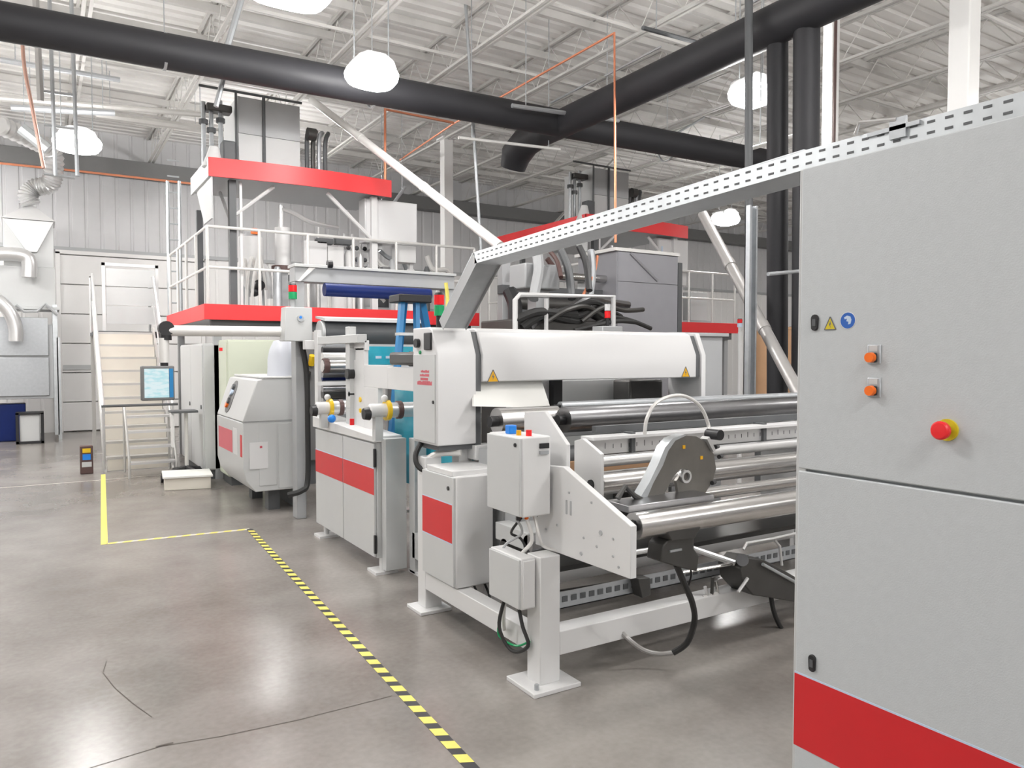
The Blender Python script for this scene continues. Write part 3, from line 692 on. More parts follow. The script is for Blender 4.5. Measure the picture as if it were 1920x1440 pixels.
part('base_plate', B((ux-.05, 4.34, 0), (ux+.17, 4.56, .022)), 'white', t, .003)
part('far_leg', B((4.38, 3.05, 0), (4.5, 3.19, .95)), 'light', t, .004)
part('post', B((2.33, 3.72, .2), (2.45, 3.84, 1.02)), 'grey', t, .004)
part('cross_beam', B((2.24, 3.45, .58), (2.5, 3.8, .68)), 'light', t, .004)
part('tray_shelf', B((2.06, 4.0, .93), (2.45, 4.35, .965)), 'white', t, .004)
# upper and lower side plates (X plane)
part('upper_side_plate', MB().prism([(3.52, .9), (3.52, 1.34), (3.32, 1.36), (3.12, 1.20), (3.12, .9)], 'X', 2.26, 2.285), 'white', t, .003)
lp = part('side_plate', MB().prism([(3.30, .66), (3.30, 1.06), (3.26, 1.085), (3.05, 1.10), (2.54, .90), (2.54, .665), (3.0, .66)], 'X', 2.19, 2.225), 'white', t, .003)
for yy, zz, r in ((2.75, .83, .012), (2.78, .76, .006), (2.66, .82, .006), (2.66, .74, .006), (2.62, .70, .006), (3.0, .98, .006), (3.1, .80, .007), (2.88, .78, .006), (2.9, .70, .009), (3.18, 1.04, .007), (3.2, .76, .006), (2.82, .96, .006)):
    part('bolt_hole', MB().cyl((2.186, yy, zz), (2.192, yy, zz), r, n=10), 'grey', lp)
for dy in (0, .035): part('slot', B((2.186, 2.98+dy, .87), (2.192, 2.99+dy, .94)), 'grey', lp)
part('far_side_plate', MB().prism([(3.5, .3), (3.5, 1.1), (3.05, 1.1), (2.54, .90), (2.54, .66)], 'X', 4.95, 4.98), 'white', t, .003)
part('far_stand', B((4.9, 2.95, 0), (5.03, 3.2, .7)), 'white', t, .004)
# guide roller bracket plate
g = [WX(1092, 818, 2.62), WX(1112, 826, 2.62), WX(1110, 878, 2.62), WX(1092, 896, 2.62)]
part('guide_bracket', MB().prism([(3.46, .83), (3.46, 1.17), (3.38, 1.19), (3.22, 1.12), (3.22, .85)], 'X', 2.56, 2.585), 'white', t, .003)
# rollers on the stand
rl = roller(t, 'unwind_roller', 1200, 985, 2.6, .061, 4.95, 'steel', x0=2.27)
part('roller_core', MB().ring((2.268, 2.6, W(1200, 985, 2.6).z), 'X', .062, .03, .02), 'steel', rl)
o = roller(t, 'guide_roller', 1110, 908, 3.3, .066, 4.95, 'steel', x0=2.6)
roller(t, 'guide_roller', 1115, 866, 3.4, .034, 4.95, 'alu', x0=2.66)
roller(t, 'guide_roller', 1150, 948, 3.12, .034, 4.95, 'steel', x0=2.4)
z = W(1115, 838, 3.44).z
gr = part('guide_rail', B((2.62, 3.42, z-.045), (4.95, 3.46, z+.045)), 'alu', t, .004)
part('rail_top', B((2.62, 3.36, z+.045), (4.95, 3.48, z+.065)), 'hood', t, .003)
for x in (2.95, 4.1): part('rail_clamp', B((x-.015, 3.40, z-.05), (x+.015, 3.49, z+.075)), 'dgrey', t, .002)
part('scale_marks', MB(), 'dgrey', t) if False else None
mb = MB()
for i in range(36): mb.box((2.75+i*.06, 3.417, z-.012), (2.752+i*.06, 3.421, z+(.012 if i % 5 else .022)))
part('scale_marks', mb, 'dgrey', gr)
part('dark_rail', B((2.75, 3.5, z+.07), (5.0, 3.54, z+.11)), 'dgrey', t)
# crossbars lower
part('tie_rod', MB().cyl(W(1040, 1112, 3.6), W(1300, 1072, 3.6), .016, n=10), 'steel', t)
part('tie_rod', MB().cyl(W(1190, 1036, 3.3), W(1275, 1022, 3.3), .016, n=10), 'alu', t)
part('dancer_arm', MB().cyl(W(1285, 1024, 3.2), W(1378, 1056, 3.0), .018, n=10), 'alu', t)
part('dancer_arm', MB().cyl(W(1275, 1074, 3.1), W(1378, 1056, 3.0), .010, n=8), 'steel', t)
part('lower_roller', MB().cyl((2.24, 3.45, .62), (4.9, 3.45, .62), .05, n=20), 'dsteel', t)
part('lower_roller', MB().cyl((2.24, 3.7, .55), (4.9, 3.7, .55), .05, n=20), 'iron', t)
part('hanging_block', MB().prism([(W(1188, 1082, 3.2).x, W(1188, 1082, 3.2).z), (W(1210, 1080, 3.2).x, W(1210, 1080, 3.2).z), (W(1212, 1112, 3.2).x, W(1212, 1112, 3.2).z), (W(1196, 1118, 3.2).x, W(1196, 1118, 3.2).z)], 'Y', 3.16, 3.24), 'iron', t, .004)
# cable tray in the base
bt = part('base_cable_tray', MB().box((2.2, 3.24, .31), (4.3, 3.245, .40)).box((2.2, 3.24, .31), (4.3, 3.34, .315)), 'zinc', t)
for i in range(34): part('tray_slot', B((2.26+i*.06, 3.236, .345), (2.295+i*.06, 3.2405, .375)), 'dgrey', bt)
# scanning arm plate and hoop
t = thing('scanner_arm', 'steel cobra-shaped plate arm with orange marks leaning over the unwind roller', 'machine arm', tuple(W(1290, 945, 2.82)))
Yq = 2.82
pl = [(1197, 945), (1222, 905), (1240, 872), (1250, 845), (1263, 826), (1284, 816), (1306, 818), (1326, 830), (1339, 852), (1343, 878), (1337, 902), (1322, 926), (1310, 948), (1284, 946), (1272, 925), (1268, 902), (1278, 888), (1290, 880), (1276, 880), (1262, 895), (1247, 925), (1238, 946)]
pts = [(W(x, y, Yq).x, W(x, y, Yq).z) for x, y in pl]
part('arm_plate', MB().prism(pts, 'Y', Yq, Yq+.02), 'armsteel', t, .002)
pl2 = [(1190, 945), (1214, 905), (1232, 868), (1244, 838), (1258, 822), (1280, 814), (1284, 816), (1263, 826), (1250, 845), (1240, 872), (1222, 905), (1205, 945)]
part('arm_rim', MB().prism([(W(x, y, Yq).x, W(x, y, Yq).z) for x, y in pl2], 'Y', Yq-.012, Yq+.05), 'galv', t)
part('eyelet', MB().ring(W(1284, 893, Yq), 'Y', .034, .022, .03), 'alu', t)
for x, y in ((1315, 858), (1282, 838), (1320, 936)):
    q = W(x, y, Yq); part('orange_mark', MB().box((q.x-.009, Yq-.003, q.z-.009), (q.x+.009, Yq, q.z+.009)), 'amber', t)
q = W(1328, 833, Yq); part('clamp', MB().prism([(q.x-.03, q.z+.03), (q.x+.02, q.z-.04), (q.x+.035, q.z-.03), (q.x-.012, q.z+.042)], 'Y', Yq-.02, Yq+.03), 'alu', t)
q = W(1343, 815, Yq); part('clamp_knob', MB().cyl((q.x, Yq-.03, q.z), (q.x, Yq+.06, q.z), .028, n=14), 'black', t)
for x, y in ((1341, 838), (1348, 856), (1335, 905)):
    q = W(x, y, Yq); part('screw', MB().cyl((q.x-.01, Yq-.01, q.z), (q.x+.03, Yq+.01, q.z), .012, n=8), 'black', t)
part('arm_foot', MB().box((W(1160, 950, 2.75).x, 2.68, W(1160, 950, 2.75).z-.02), (W(1320, 950, 2.75).x, 2.84, W(1160, 950, 2.75).z+.015)), 'dsteel', t, .004)
part('arm_linkage', MB().tube([W(1158, 935, 2.8), W(1172, 912, 2.8), W(1190, 930, 2.8), W(1208, 940, 2.8)], .014, 8), 'iron', t)
q0 = W(1212, 812, 2.95); q1 = W(1332, 818, 2.95)
part('hoop_hose', MB().tube(spline([W(1209, 815, 2.95), W(1212, 788, 2.95), W(1226, 760, 2.95), W(1250, 745, 2.95), W(1280, 742, 2.95), W(1305, 754, 2.95), W(1320, 774, 2.95), W(1329, 800, 2.95), W(1331, 822, 2.9)], 5), .0095, 8), 'pipew', t)
# slitting valve hanging under the roller with cable
t = thing('hose_valve', 'dark valve block clamped below the near roller with a drooping black hose', 'valve', tuple(W(1262, 1040, 2.72)))
vb = [(1232, 1020), (1250, 1000), (1290, 1000), (1290, 1025), (1300, 1040), (1296, 1068), (1270, 1062), (1228, 1050)]
part('valve_body', MB().prism([(W(x, y, 2.62).x, W(x, y, 2.62).z) for x, y in vb], 'Y', 2.58, 2.68), 'iron', t, .006)
part('valve_clamp', MB().prism([(W(x, y, 2.6).x, W(x, y, 2.6).z) for x, y in ((1236, 990), (1300, 985), (1288, 1006), (1246, 1010))], 'Y', 2.55, 2.66), 'iron', t, .004)
part('valve_label', B((W(1256, 1036, 2.575).x, 2.572, W(1256, 1036, 2.575).z), (W(1278, 1028, 2.575).x, 2.579, W(1278, 1028, 2.575).z)), 'zinc', t)
part('black_hose', MB().tube(spline([W(1268, 1058, 2.66), W(1282, 1092, 2.7), W(1298, 1130, 2.75), W(1302, 1165, 2.8), W(1288, 1205, 2.85), W(1262, 1224, 2.9)], 6), .016, 8), 'rubber', t)
part('grey_hose', MB().tube(spline([W(1262, 1224, 2.9), W(1235, 1226, 2.95), W(1205, 1218, 3.0), W(1175, 1195, 3.04), W(1150, 1165, 3.15)], 6), .013, 8), 'pipeg', t)
part('thin_cable', MB().tube(spline([W(1288, 1045, 2.66), W(1296, 1075, 2.7), W(1290, 1100, 2.75)], 5), .005, 6), 'black', t)
# pneumatic mechanism at right
t = thing('brake_mechanism', 'dark greasy brake mechanism with rods low beside the big cabinet', 'machine', tuple(W(1430, 1090, 3.0)))
part('gear_block', MB().prism([(W(x, y, 3.0).x, W(x, y, 3.0).z) for x, y in ((1375, 1062), (1392, 1042), (1420, 1046), (1462, 1068), (1502, 1092), (1498, 1128), (1440, 1118), (1400, 1112), (1380, 1090))], 'Y', 2.95, 3.12), 'iron', t, .006)
part('knuckle', MB().cyl(W(1392, 1050, 2.9), W(1392, 1050, 3.15), .035, n=14), 'dsteel', t)
part('rod', MB().tube([W(1394, 1030, 2.95), W(1400, 1018, 2.95), W(1448, 1010, 2.95), W(1510, 996, 2.95)], .008, 8), 'alu', t)
part('rod', MB().tube([W(1452, 1012, 2.95), W(1462, 1024, 2.95), W(1466, 1060, 2.95)], .008, 8), 'alu', t)
part('rod', MB().cyl(W(1430, 1058, 2.93), W(1492, 1092, 2.93), .010, n=8), 'galv', t)
part('lever', MB().cyl(W(1384, 1110, 2.93), W(1402, 1084, 2.93), .010, n=8), 'alu', t)
part('black_hose', MB().tube(spline([W(1445, 1115, 3.0), W(1452, 1150, 3.0), W(1470, 1185, 3.0), W(1500, 1205, 2.95), W(1540, 1215, 2.9)], 5), .014, 8), 'rubber', t)
t = thing('valve_cluster', 'small cluster of brass and steel fittings on the base beam of the unwind stand', 'valve', tuple(W(1340, 1130, 3.08)))
for i, (x, y, x2, y2) in enumerate(((1322, 1100, 1330, 1132), (1336, 1082, 1334, 1130), (1342, 1090, 1348, 1126), (1330, 1136, 1352, 1122), (1318, 1120, 1345, 1112))):
    part('fitting', MB().cyl(W(x, y, 3.08), W(x2, y2, 3.08), .010, n=8), ('alu', 'iron', 'steel', 'iron', 'pipew')[i], t)

# electrical boxes on the unwinder
t = thing('switch_cabinet', 'white upright switch cabinet with a red square on its door', 'cabinet', (2.18, 4.18, .26))
part('body', B((2.065, 3.96, .265), (2.32, 4.40, .935)), 'white', t, .008)
dr = part('door', B((2.05, 3.97, .275), (2.066, 4.40, .93)), 'light', t, .003)
part('red_square', B((2.0485, 3.985, .535), (2.0505, 4.395, .765)), 'red', dr)
part('red_rim', MB().box((2.049, 3.985, .765), (2.0505, 4.395, .772)).box((2.049, 3.985, .528), (2.0505, 4.395, .535)), 'signl', dr)
part('lock', MB().cyl((2.044, 4.03, .86), (2.051, 4.03, .86), .013, n=12), 'black', dr)
part('conduit_bend', MB().tube(spline([(2.12, 4.42, .86), (2.10, 4.44, .96), (2.16, 4.4, 1.02), (2.28, 4.3, 1.03)]), .022, 8), 'pipew', t)
part('earth_wire', MB().tube(spline([(2.12, 4.1, .27), (2.1, 4.05, .18), (2.14, 3.95, .16), (2.2, 3.8, .22)]), .006, 6), 'green', t)
part('cable_loop', MB().tube(spline([(2.2, 4.0, .27), (2.22, 3.93, .18), (2.3, 3.97, .17), (2.3, 4.05, .26)]), .008, 6), 'rubber', t)
t = thing('operator_box', 'white hanging control box with blue, amber and red buttons on top', 'control box', (2.08, 3.29, .85))
part('body', B((2.0, 3.13, .85), (2.17, 3.46, 1.25)), 'white', t, .008)
dr = part('door', B((1.985, 3.135, .855), (2.001, 3.455, 1.245)), 'light', t, .004)
part('lock', MB().cyl((1.979, 3.17, 1.21), (1.986, 3.17, 1.21), .010, n=12), 'black', dr)
part('blue_button', B((2.03, 3.30, 1.25), (2.075, 3.345, 1.295)), 'bluep', t, .005)
part('amber_button', MB().cyl((2.045, 3.235, 1.25), (2.045, 3.235, 1.275), .013, n=14), 'amber', t)
part('red_button', MB().cyl((2.07, 3.18, 1.25), (2.07, 3.18, 1.28), .015, n=14), 'redk', t)
part('connector', MB().box((2.10, 3.122, 1.19), (2.155, 3.131, 1.215)), 'black', t)
part('bracket', B((2.10, 3.118, 1.16), (2.15, 3.13, 1.178)), 'zinc', t)
for i in range(6):
    x = 2.02+i*.025; part('cable_gland', MB().cyl((x, 3.2+.03*(i % 2), .825), (x, 3.2+.03*(i % 2), .85), .011, n=8), ('black', 'orange', 'orange', 'pipew', 'pipew', 'black')[i], t)
part('cable', MB().tube(spline([(2.07, 3.2, .83), (2.09, 3.18, .72), (2.05, 3.22, .64), (2.02, 3.3, .5), (2.02, 3.34, .3), (2.06, 3.4, .2)]), .010, 8), 'pipew', t)
part('cable', MB().tube(spline([(2.12, 3.2, .83), (2.12, 3.16, .74), (2.16, 3.18, .68), (2.2, 3.1, .665)]), .009, 8), 'pipew', t)
part('cable', MB().tube(spline([(2.05, 3.22, .83), (2.04, 3.3, .74), (2.1, 3.3, .7), (2.12, 3.24, .62)]), .007, 6), 'rubber', t)
part('cable', MB().tube(spline([(2.02, 3.22, .83), (2.08, 3.26, .74), (2.02, 3.34, .66), (1.99, 3.36, .5)]), .007, 6), 'grey', t)
t = thing('junction_box', 'small white junction box mounted on the near leg of the unwind stand', 'junction box', (2.0, 3.25, .35))
part('body', B((1.975, 3.1, .40), (2.058, 3.40, .655)), 'white', t, .006)
part('lid', B((1.962, 3.105, .405), (1.976, 3.395, .65)), 'light', t, .004)
part('front_lid', B((1.98, 3.09, .41), (2.05, 3.10, .645)), 'white', t, .003)
part('cable', MB().tube(spline([(2.0, 3.3, .40), (1.98, 3.32, .25), (2.02, 3.26, .14), (2.04, 3.14, .2), (2.02, 3.16, .3), (2.02, 3.2, .40)]), .010, 8), 'rubber', t)
part('earth_wire', MB().tube(spline([(2.0, 3.34, .3), (1.99, 3.34, .2), (2.03, 3.24, .17), (2.05, 3.14, .22)]), .006, 6), 'green', t)

# ================================================================== COATING STATION (middle)
mx = 2.12
t = thing('coating_station', 'white coating station with two red-striped doors and side windows of teal sheet', 'machine', (2.3, 6.1, 0))
part('cabinet_body', B((mx+.02, 5.4, .11), (2.30, 6.86, 1.0)), 'light', t, .006)
for (ya, yb) in ((5.41, 6.10), (6.115, 6.85)):
    dr = part('door', B((mx, ya, .12), (mx+.018, yb, .985)), 'light', t, .003)
    part('red_stripe', B((mx-.0015, ya, .595), (mx+.001, yb, .795)), 'red', dr)
    part('stripe_rim', B((mx-.001, ya, .795), (mx+.001, yb, .803)), 'signl', dr)
for zz in (.22, .88): part('hinge', B((mx-.006, 5.385, zz-.07), (mx+.012, 5.412, zz+.07)), 'black', t, .003)
part('cabinet_top', MB().prism([(5.38, 1.0), (6.9, 1.0), (6.9, 1.10), (5.38, 1.045)], 'X', mx-.01, 2.34), 'white', t, .005)
part('front_post', B((mx+.05, 5.30, .03), (2.34, 5.38, 1.03)), 'light', t, .004)
part('front_post', B((2.36, 5.2, .0), (2.46, 5.3, 1.03)), 'light', t, .004)
for yy in (5.45, 6.8): part('foot', MB().box((mx-.02, yy-.12, 0), (mx+.16, yy+.06, .02)).cyl((mx+.07, yy-.03, .02), (mx+.07, yy-.03, .11), .025, n=10), 'white', t)
part('stub_foot', B((2.36, 5.12, 0), (2.6, 5.32, .02)), 'white', t)
# upper side plate X plane with openings
sx = 2.24
def plate(y0, y1, z0, z1, m='white', x0=sx, x1=sx+.04, nm='side_plate', bv=.003): return part(nm, B((x0, y0, z0), (x1, y1, z1)), m, t, bv)
zt = WX(690, 652, sx).z
plate(5.92, 6.12, 1.05, zt); plate(4.72, 5.42, 1.40, 1.57); plate(5.42, 5.92, 1.40, 1.58); plate(5.62, 5.92, 1.05, 1.40); plate(6.12, 6.24, 1.05, zt-.1); plate(4.72, 4.8, 1.2, 1.72)
plate(5.9, 6.24, zt-.02, zt+.06); plate(7.15, 7.25, 1.0, 1.9)
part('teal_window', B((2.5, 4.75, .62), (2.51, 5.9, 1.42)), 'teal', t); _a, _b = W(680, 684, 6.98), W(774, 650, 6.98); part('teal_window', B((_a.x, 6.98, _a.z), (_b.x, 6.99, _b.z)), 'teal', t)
for _k in (.25, .45, .62): part('label_strip', B((_a.x+(_b.x-_a.x)*_k, 6.974, _a.z+.06), (_a.x+(_b.x-_a.x)*_k+.06, 6.979, _a.z+.085)), 'signl', t)
part('window_frame', MB().box((_a.x-.02, 6.99, _a.z-.03), (_b.x+.02, 7.01, _a.z)), 'white', t)
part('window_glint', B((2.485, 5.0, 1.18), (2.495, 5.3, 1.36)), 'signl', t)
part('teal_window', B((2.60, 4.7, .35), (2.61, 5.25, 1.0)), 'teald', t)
part('steel_roller', MB().cyl((2.26, 5.05, 1.63), (3.8, 5.05, 1.63), .055, n=18), 'iron', t)
part('roller_cover', B((2.22, 4.82, 1.585), (2.30, 5.35, 1.68)), 'iron', t, .02)
for i, (py, Yr, r, m) in enumerate(((656, 7.0, .032, 'black'), (670, 6.95, .045, 'pipew'), (686, 6.8, .055, 'steel'), (700, 6.9, .04, 'dsteel'), (709, 7.0, .025, 'navy'), (728, 6.75, .035, 'dsteel'), (738, 6.9, .045, 'iron'), (750, 7.0, .04, 'steel'))):
    q = W(604, py, Yr); part('station_roller', MB().cyl((q.x, Yr, q.z), (2.58, Yr, q.z), r, n=16), m, t)
q = W(612, 686, 6.7); part('roller_collar', MB().cyl((q.x, 6.8, q.z), (q.x+.05, 6.8, q.z), .068, n=16), 'brown', t)
part('back_sheet', B((2.3, 7.08, .95), (2.62, 7.10, 1.8)), 'grey', t)
q0, q1 = W(594, 723, 6.7), W(650, 715, 6.7); part('cross_bar', B((q0.x, 6.68, q0.z), (q1.x+.05, 6.72, q1.z)), 'white', t)
for yy in (6.2,): part('frame_post', B((2.2, yy-.05, 1.0), (2.26, yy+.05, 1.9)), 'light', t, .004)
part('frame_header', B((2.18, 5.9, 1.76), (2.26, 6.95, 1.83)), 'light', t, .004)
# shafts with yellow rings, poking to the left
def shaft(y, z, xa, xb, ring, r):
    o = part('chuck_shaft', MB().sweep([(xa+.04, y, z), (xa+.05, y, z), (xa+.19, y, z), (xa+.2, y, z)], [r*.75, r, r, r*.8], 18), 'white', t)
    part('chuck_nose', MB().cyl((xa, y, z-.02), (xa+.045, y, z-.02), r*.8, r*.95, 14), 'black', o)
    part('yellow_ring', MB().ring((ring, y, z), 'X', r*1.45, r*.6, .03, 24), 'yellow', o, label='yellow collar ring')
    part('shaft_body', MB().cyl((ring+.02, y, z), (xb, y, z), r*1.1, n=18), 'alu', o)
    part('shaft_flange', MB().cyl((ring+.075, y, z), (ring+.11, y, z), r*1.3, n=18), 'brown', o)
    part('hand_knob', MB().ball((ring-.02, y, z+r*1.7), r*.5), 'white', o)
    part('shaft_support', B((xa+.08, y-.03, 1.03), (xa+.14, y+.03, z-r*.8)), 'light', o)
shaft(5.25, 1.25, 1.98, 2.5, 2.165, .052); shaft(6.45, 1.20, 1.96, 2.3, 2.125, .055)
part('blue_valve', MB().ball(W(622, 785, 6.2), .035), 'bluep', t); part('push_button', MB().cyl(W(660, 785, 5.7), W(660, 797, 5.7), .018, n=12), 'redk', t)
part('brass_cap', MB().cyl((sx-.01, 6.0, 1.29), (sx, 6.0, 1.29), .022, n=12).cyl((sx-.01, 6.0, 1.20), (sx, 6.0, 1.20), .018, n=12), 'yellow', t)
part('black_knob', MB().cyl((sx-.06, 6.17, 1.50), (sx, 6.17, 1.50), .045, n=14).cyl((sx-.04, 6.17, 1.33), (sx, 6.17, 1.33), .022, n=12), 'black', t)
# dark lower rollers inside right of the cabinet
for yy, zz, r in ((5.05, .62, .12), (5.0, .33, .06), (5.25, .85, .04)): part('lower_roller', MB().cyl((2.5, yy, zz), (4.2, yy, zz), r, n=20), 'iron', t)
part('frame_rail', MB().box((2.36, 4.95, .46), (2.9, 5.0, .50)).box((2.36, 4.95, .22), (2.9, 5.0, .26)), 'light', t)
part('frame_far', B((4.2, 4.9, 0), (4.3, 6.9, 1.5)), 'light', t, .004)
part('lower_box', B((2.36, 5.05, .12), (2.62, 5.25, .32)), 'light', t, .005)

# ================================================================== GANTRY with rollers
t = thing('web_gantry', 'grey steel gantry carrying the navy roller and the big grey roll', 'gantry', (3.0, 7.7, 0))
gx0, gx1 = 2.16, 3.95
gz0, gz1 = 2.40, 2.56
part('post', B((gx0+.004, 7.62, 0), (gx0+.10, 7.78, gz0)), 'grey', t, .006)
part('post', B((gx1-.10, 7.62, 0), (gx1-.004, 7.78, gz0)), 'grey', t, .006)
part('top_beam', B((gx0, 7.60, gz0), (gx1, 7.80, gz1)), 'grey', t, .006)
part('beam_lip', B((gx0-.01, 7.57, gz1-.015), (gx1+.01, 7.83, gz1+.015)), 'light', t, .003)
q = W(616, 494, 7.6); part('lifting_eye', MB().cyl((q.x-.02, 7.58, q.z-.01), (q.x+.03, 7.58, q.z-.01), .04, n=14), 'black', t)
part('corner_brace', MB().prism([(gx0+.02, 2.40), (gx0+.05, 2.40), (gx0+.22, 2.56), (gx0+.17, 2.58)], 'Y', 7.585, 7.6), 'pipew', t)
a, b = W(608, 543, 7.5), W(806, 556, 7.5)
part('navy_roller', MB().cyl((a.x, 7.5, a.z), (b.x, 7.5, a.z-.005), .066, n=24), 'navy', t, label='navy blue roller under the beam')
a = W(604, 624, 7.35); b = W(772, 624, 7.35)
part('grey_roll', MB().cyl((a.x, 7.35, a.z), (b.x+.1, 7.35, a.z), .13, n=28), 'dgrey', t, label='big dark grey roll')
part('roll_rim', MB().cyl((a.x-.03, 7.35, a.z), (a.x, 7.35, a.z), .12, n=24), 'light', t)
part('roll_cover', MB().prism([(7.2, a.z+.11), (7.5, a.z+.15), (7.5, a.z+.17), (7.2, a.z+.14)], 'X', a.x-.02, b.x+.1), 'white', t)
part('lower_beam', B((gx0, 7.28, W(650, 648, 7.28).z-.04), (gx1, 7.36, W(650, 641, 7.28).z+.01)), 'white', t, .004)
part('black_hose', MB().tube(spline([W(565, 640, 7.58), W(575, 700, 7.58), W(577, 800, 7.58), W(577, 900, 7.58), W(566, 920, 7.55), W(540, 928, 7.6)], 5), .028, 8), 'rubber', t, label='thick black hose down the gantry post')
# control box on the post
t = thing('gantry_control_box', 'light grey control box with a round dial on the left gantry post', 'control box', tuple(W(557, 640, 7.5)))
a, b = W(532, 575, 7.45), W(586, 640, 7.45)
part('body', MB().prism([(a.x, b.z), (b.x, b.z), (b.x, a.z), (a.x+.02, a.z)], 'Y', 7.45, 7.62), 'light', t, .006)
q = W(563, 597, 7.45); part('dial', MB().cyl((q.x, 7.435, q.z), (q.x, 7.451, q.z), .032, n=16), 'zinc', t); part('blue_button', MB().cyl((q.x, 7.43, q.z+.01), (q.x, 7.436, q.z+.01), .014, n=12), 'bluep', t)
def stack_light(q, h, r, label, lens=('redlens', 'green'), polem='black'):
    t = thing('stack_light', label, 'signal light', tuple(q))
    part('pole', MB().cyl(q, q+Vector((0, 0, h*.35)), r*.6, n=12), polem, t)
    part('green_lens', MB().cyl(q+Vector((0, 0, h*.35)), q+Vector((0, 0, h*.64)), r, n=16), lens[1], t)
    part('red_lens', MB().cyl(q+Vector((0, 0, h*.66)), q+Vector((0, 0, h*.93)), r, n=16), lens[0], t)
    part('cap', MB().cyl(q+Vector((0, 0, h*.93)), q+Vector((0, 0, h)), r, r*.7, 16), 'black', t)
stack_light(Vector((W(549, 575, 7.53).x, 7.53, a.z)), .235, .042, 'red over green signal light on the grey control box by the gantry post', polem='grey')
stack_light(Vector((2.235, 4.52, 1.835)), .235, .034, 'red over green signal light on the white hood end beside the blue ladder')
single('yellow_hose', MB().tube(spline([W(838, 600, 7.0), W(839, 560, 7.0), W(836, 530, 7.0)]), .02, 8), 'lemon', 'short yellow hose beside the red and green signal light', 'hose')

# boom and operator screen
a, b = W(318, 620, 7.85), W(528, 622, 7.62)
t = thing('operator_screen', 'lit touch screen in a black frame hanging from a white boom', 'monitor', tuple(W(296, 750, 7.85)))
part('boom', MB().cyl(a, b, .052, n=18), 'pipew', t)
part('boom_end', MB().cyl(b - (b-a).normalized()*.02, b + (b-a).normalized()*.03, .05, n=16), 'black', t)
q = W(311, 618, 7.85); part('knuckle', MB().cyl((q.x, 7.80, q.z+.01), (q.x, 7.90, q.z+.01), .07, n=16).cyl((q.x, 7.85, q.z-.10), (q.x, 7.85, q.z), .05, n=14), 'black', t)
q2 = W(308, 680, 7.85); part('drop_tube', MB().cyl((q2.x, 7.85, q2.z), (q2.x, 7.85, q.z-.08), .045, n=14), 'pipew', t)
part('swivel', MB().cyl((q2.x, 7.85, q2.z-.04), (q2.x, 7.85, q2.z+.02), .035, n=12), 'black', t)
f0, f1 = W(265, 752, 7.8), W(327, 686, 7.8)
part('screen_frame', B((f0.x, 7.8, f0.z), (f1.x, 7.88, f1.z)), 'girder', t, .012)
part('screen', B((f0.x+.028, 7.797, f0.z+.028), (f1.x-.05, 7.801, f1.z-.026)), 'screen', t)
part('screen_edge', B((f1.x-.046, 7.797, f0.z+.028), (f1.x-.012, 7.801, f1.z-.026)), 'blue', t)

# ================================================================== GREY CONSOLE
t = thing('winder_console', 'light grey machine console with sloped button panel and faded red patches', 'console', (2.05, 8.7, .2))
ca, cb = 1.735, 2.42; y0, y1 = 8.05, 9.4
z_mid = W(460, 793, y0).z; z_top = W(500, 709, y0).z; z_lo = W(460, 880, y0).z; zb = .24
part('lower_body', MB().prism([(ca, z_lo), (ca+.03, zb+.12), (ca+.12, zb), (cb, zb), (cb, z_mid), (ca, z_mid)], 'Y', y0, y1), 'light', t, .008)
ub = part('upper_body', MB().prism([(ca, z_mid+.004), (cb, z_mid+.004), (cb, z_top), (ca+.24, z_top), (ca+.15, z_top-.02)], 'Y', y0+.003, y1), 'light', t, .012)
part('top_cover', MB().box((ca+.2, y0-.005, z_top-.004), (cb+.005, y1, z_top+.016)), 'white', t, .004)
part('front_panel', B((ca+.16, y0-.006, zb+.06), (ca+.34, y0+.001, z_mid-.02)), 'light', t, .002)
part('front_panel', B((ca+.36, y0-.006, zb+.02), (cb-.01, y0+.001, z_mid-.02)), 'light', t, .002)
part('seam', B((ca, y0-.002, z_mid-.004), (cb, y0+.002, z_mid+.006)), 'grey', t)
# sloped button plate on the left slant
P0 = Vector((ca, 0, z_mid+.004)); P1 = Vector((ca+.15, 0, z_top-.02)); d = (P1-P0).normalized(); nn = Vector((-d.z, 0, d.x))
def onslant(s_, y, off): v = P0 + d*s_ + nn*off; return Vector((v.x, y, v.z))
Ls = (P1-P0).length
bt = MB()
lo_, hi_ = [], []
for i in range(18):
    a = 2*math.pi*i/18; yy = 8.95 + .13*math.cos(a); s_ = Ls*.52 + (.08 if math.sin(a) > 0 else -.08) + .11*math.sin(a)
    lo_.append(onslant(s_, yy, -.002)); hi_.append(onslant(s_, yy, .006))
bp = part('button_plate', bt.hull(lo_, hi_), 'girder', ub)
for s_, yy, m in ((.70, 8.99, 'zinc'), (.62, 8.94, 'signl'), (.52, 9.0, 'light'), (.40, 8.96, 'dgrey'), (.30, 8.98, 'orange'), (.76, 8.95, 'dgrey')):
    part('button', MB().cyl(onslant(Ls*s_, yy, .004), onslant(Ls*s_, yy, .03), .034, n=12), m, bp)
part('red_patch', B((ca-.002, 8.56, z_mid-.36), (ca+.001, 9.3, z_mid-.12)), 'pink', t, label='faded red patch')
part('white_tag', B((ca-.004, 8.30, z_mid-.36), (ca+.001, 8.50, z_mid-.08)), 'hood', t)
part('red_strip', B((ca-.003, 8.09, z_mid-.36), (ca+.002, 8.17, z_mid-.13)), 'red', t)
q0, q1 = W(468, 880, y0), W(502, 828, y0)
o = part('paper_note', B((q0.x, y0-.010, q0.z), (q1.x, y0-.006, q1.z)), 'hood', t); q = W(489, 838, y0); part('red_seal', B((q.x-.012, y0-.012, q.z-.012), (q.x+.012, y0-.010, q.z+.012)), 'pink', o)
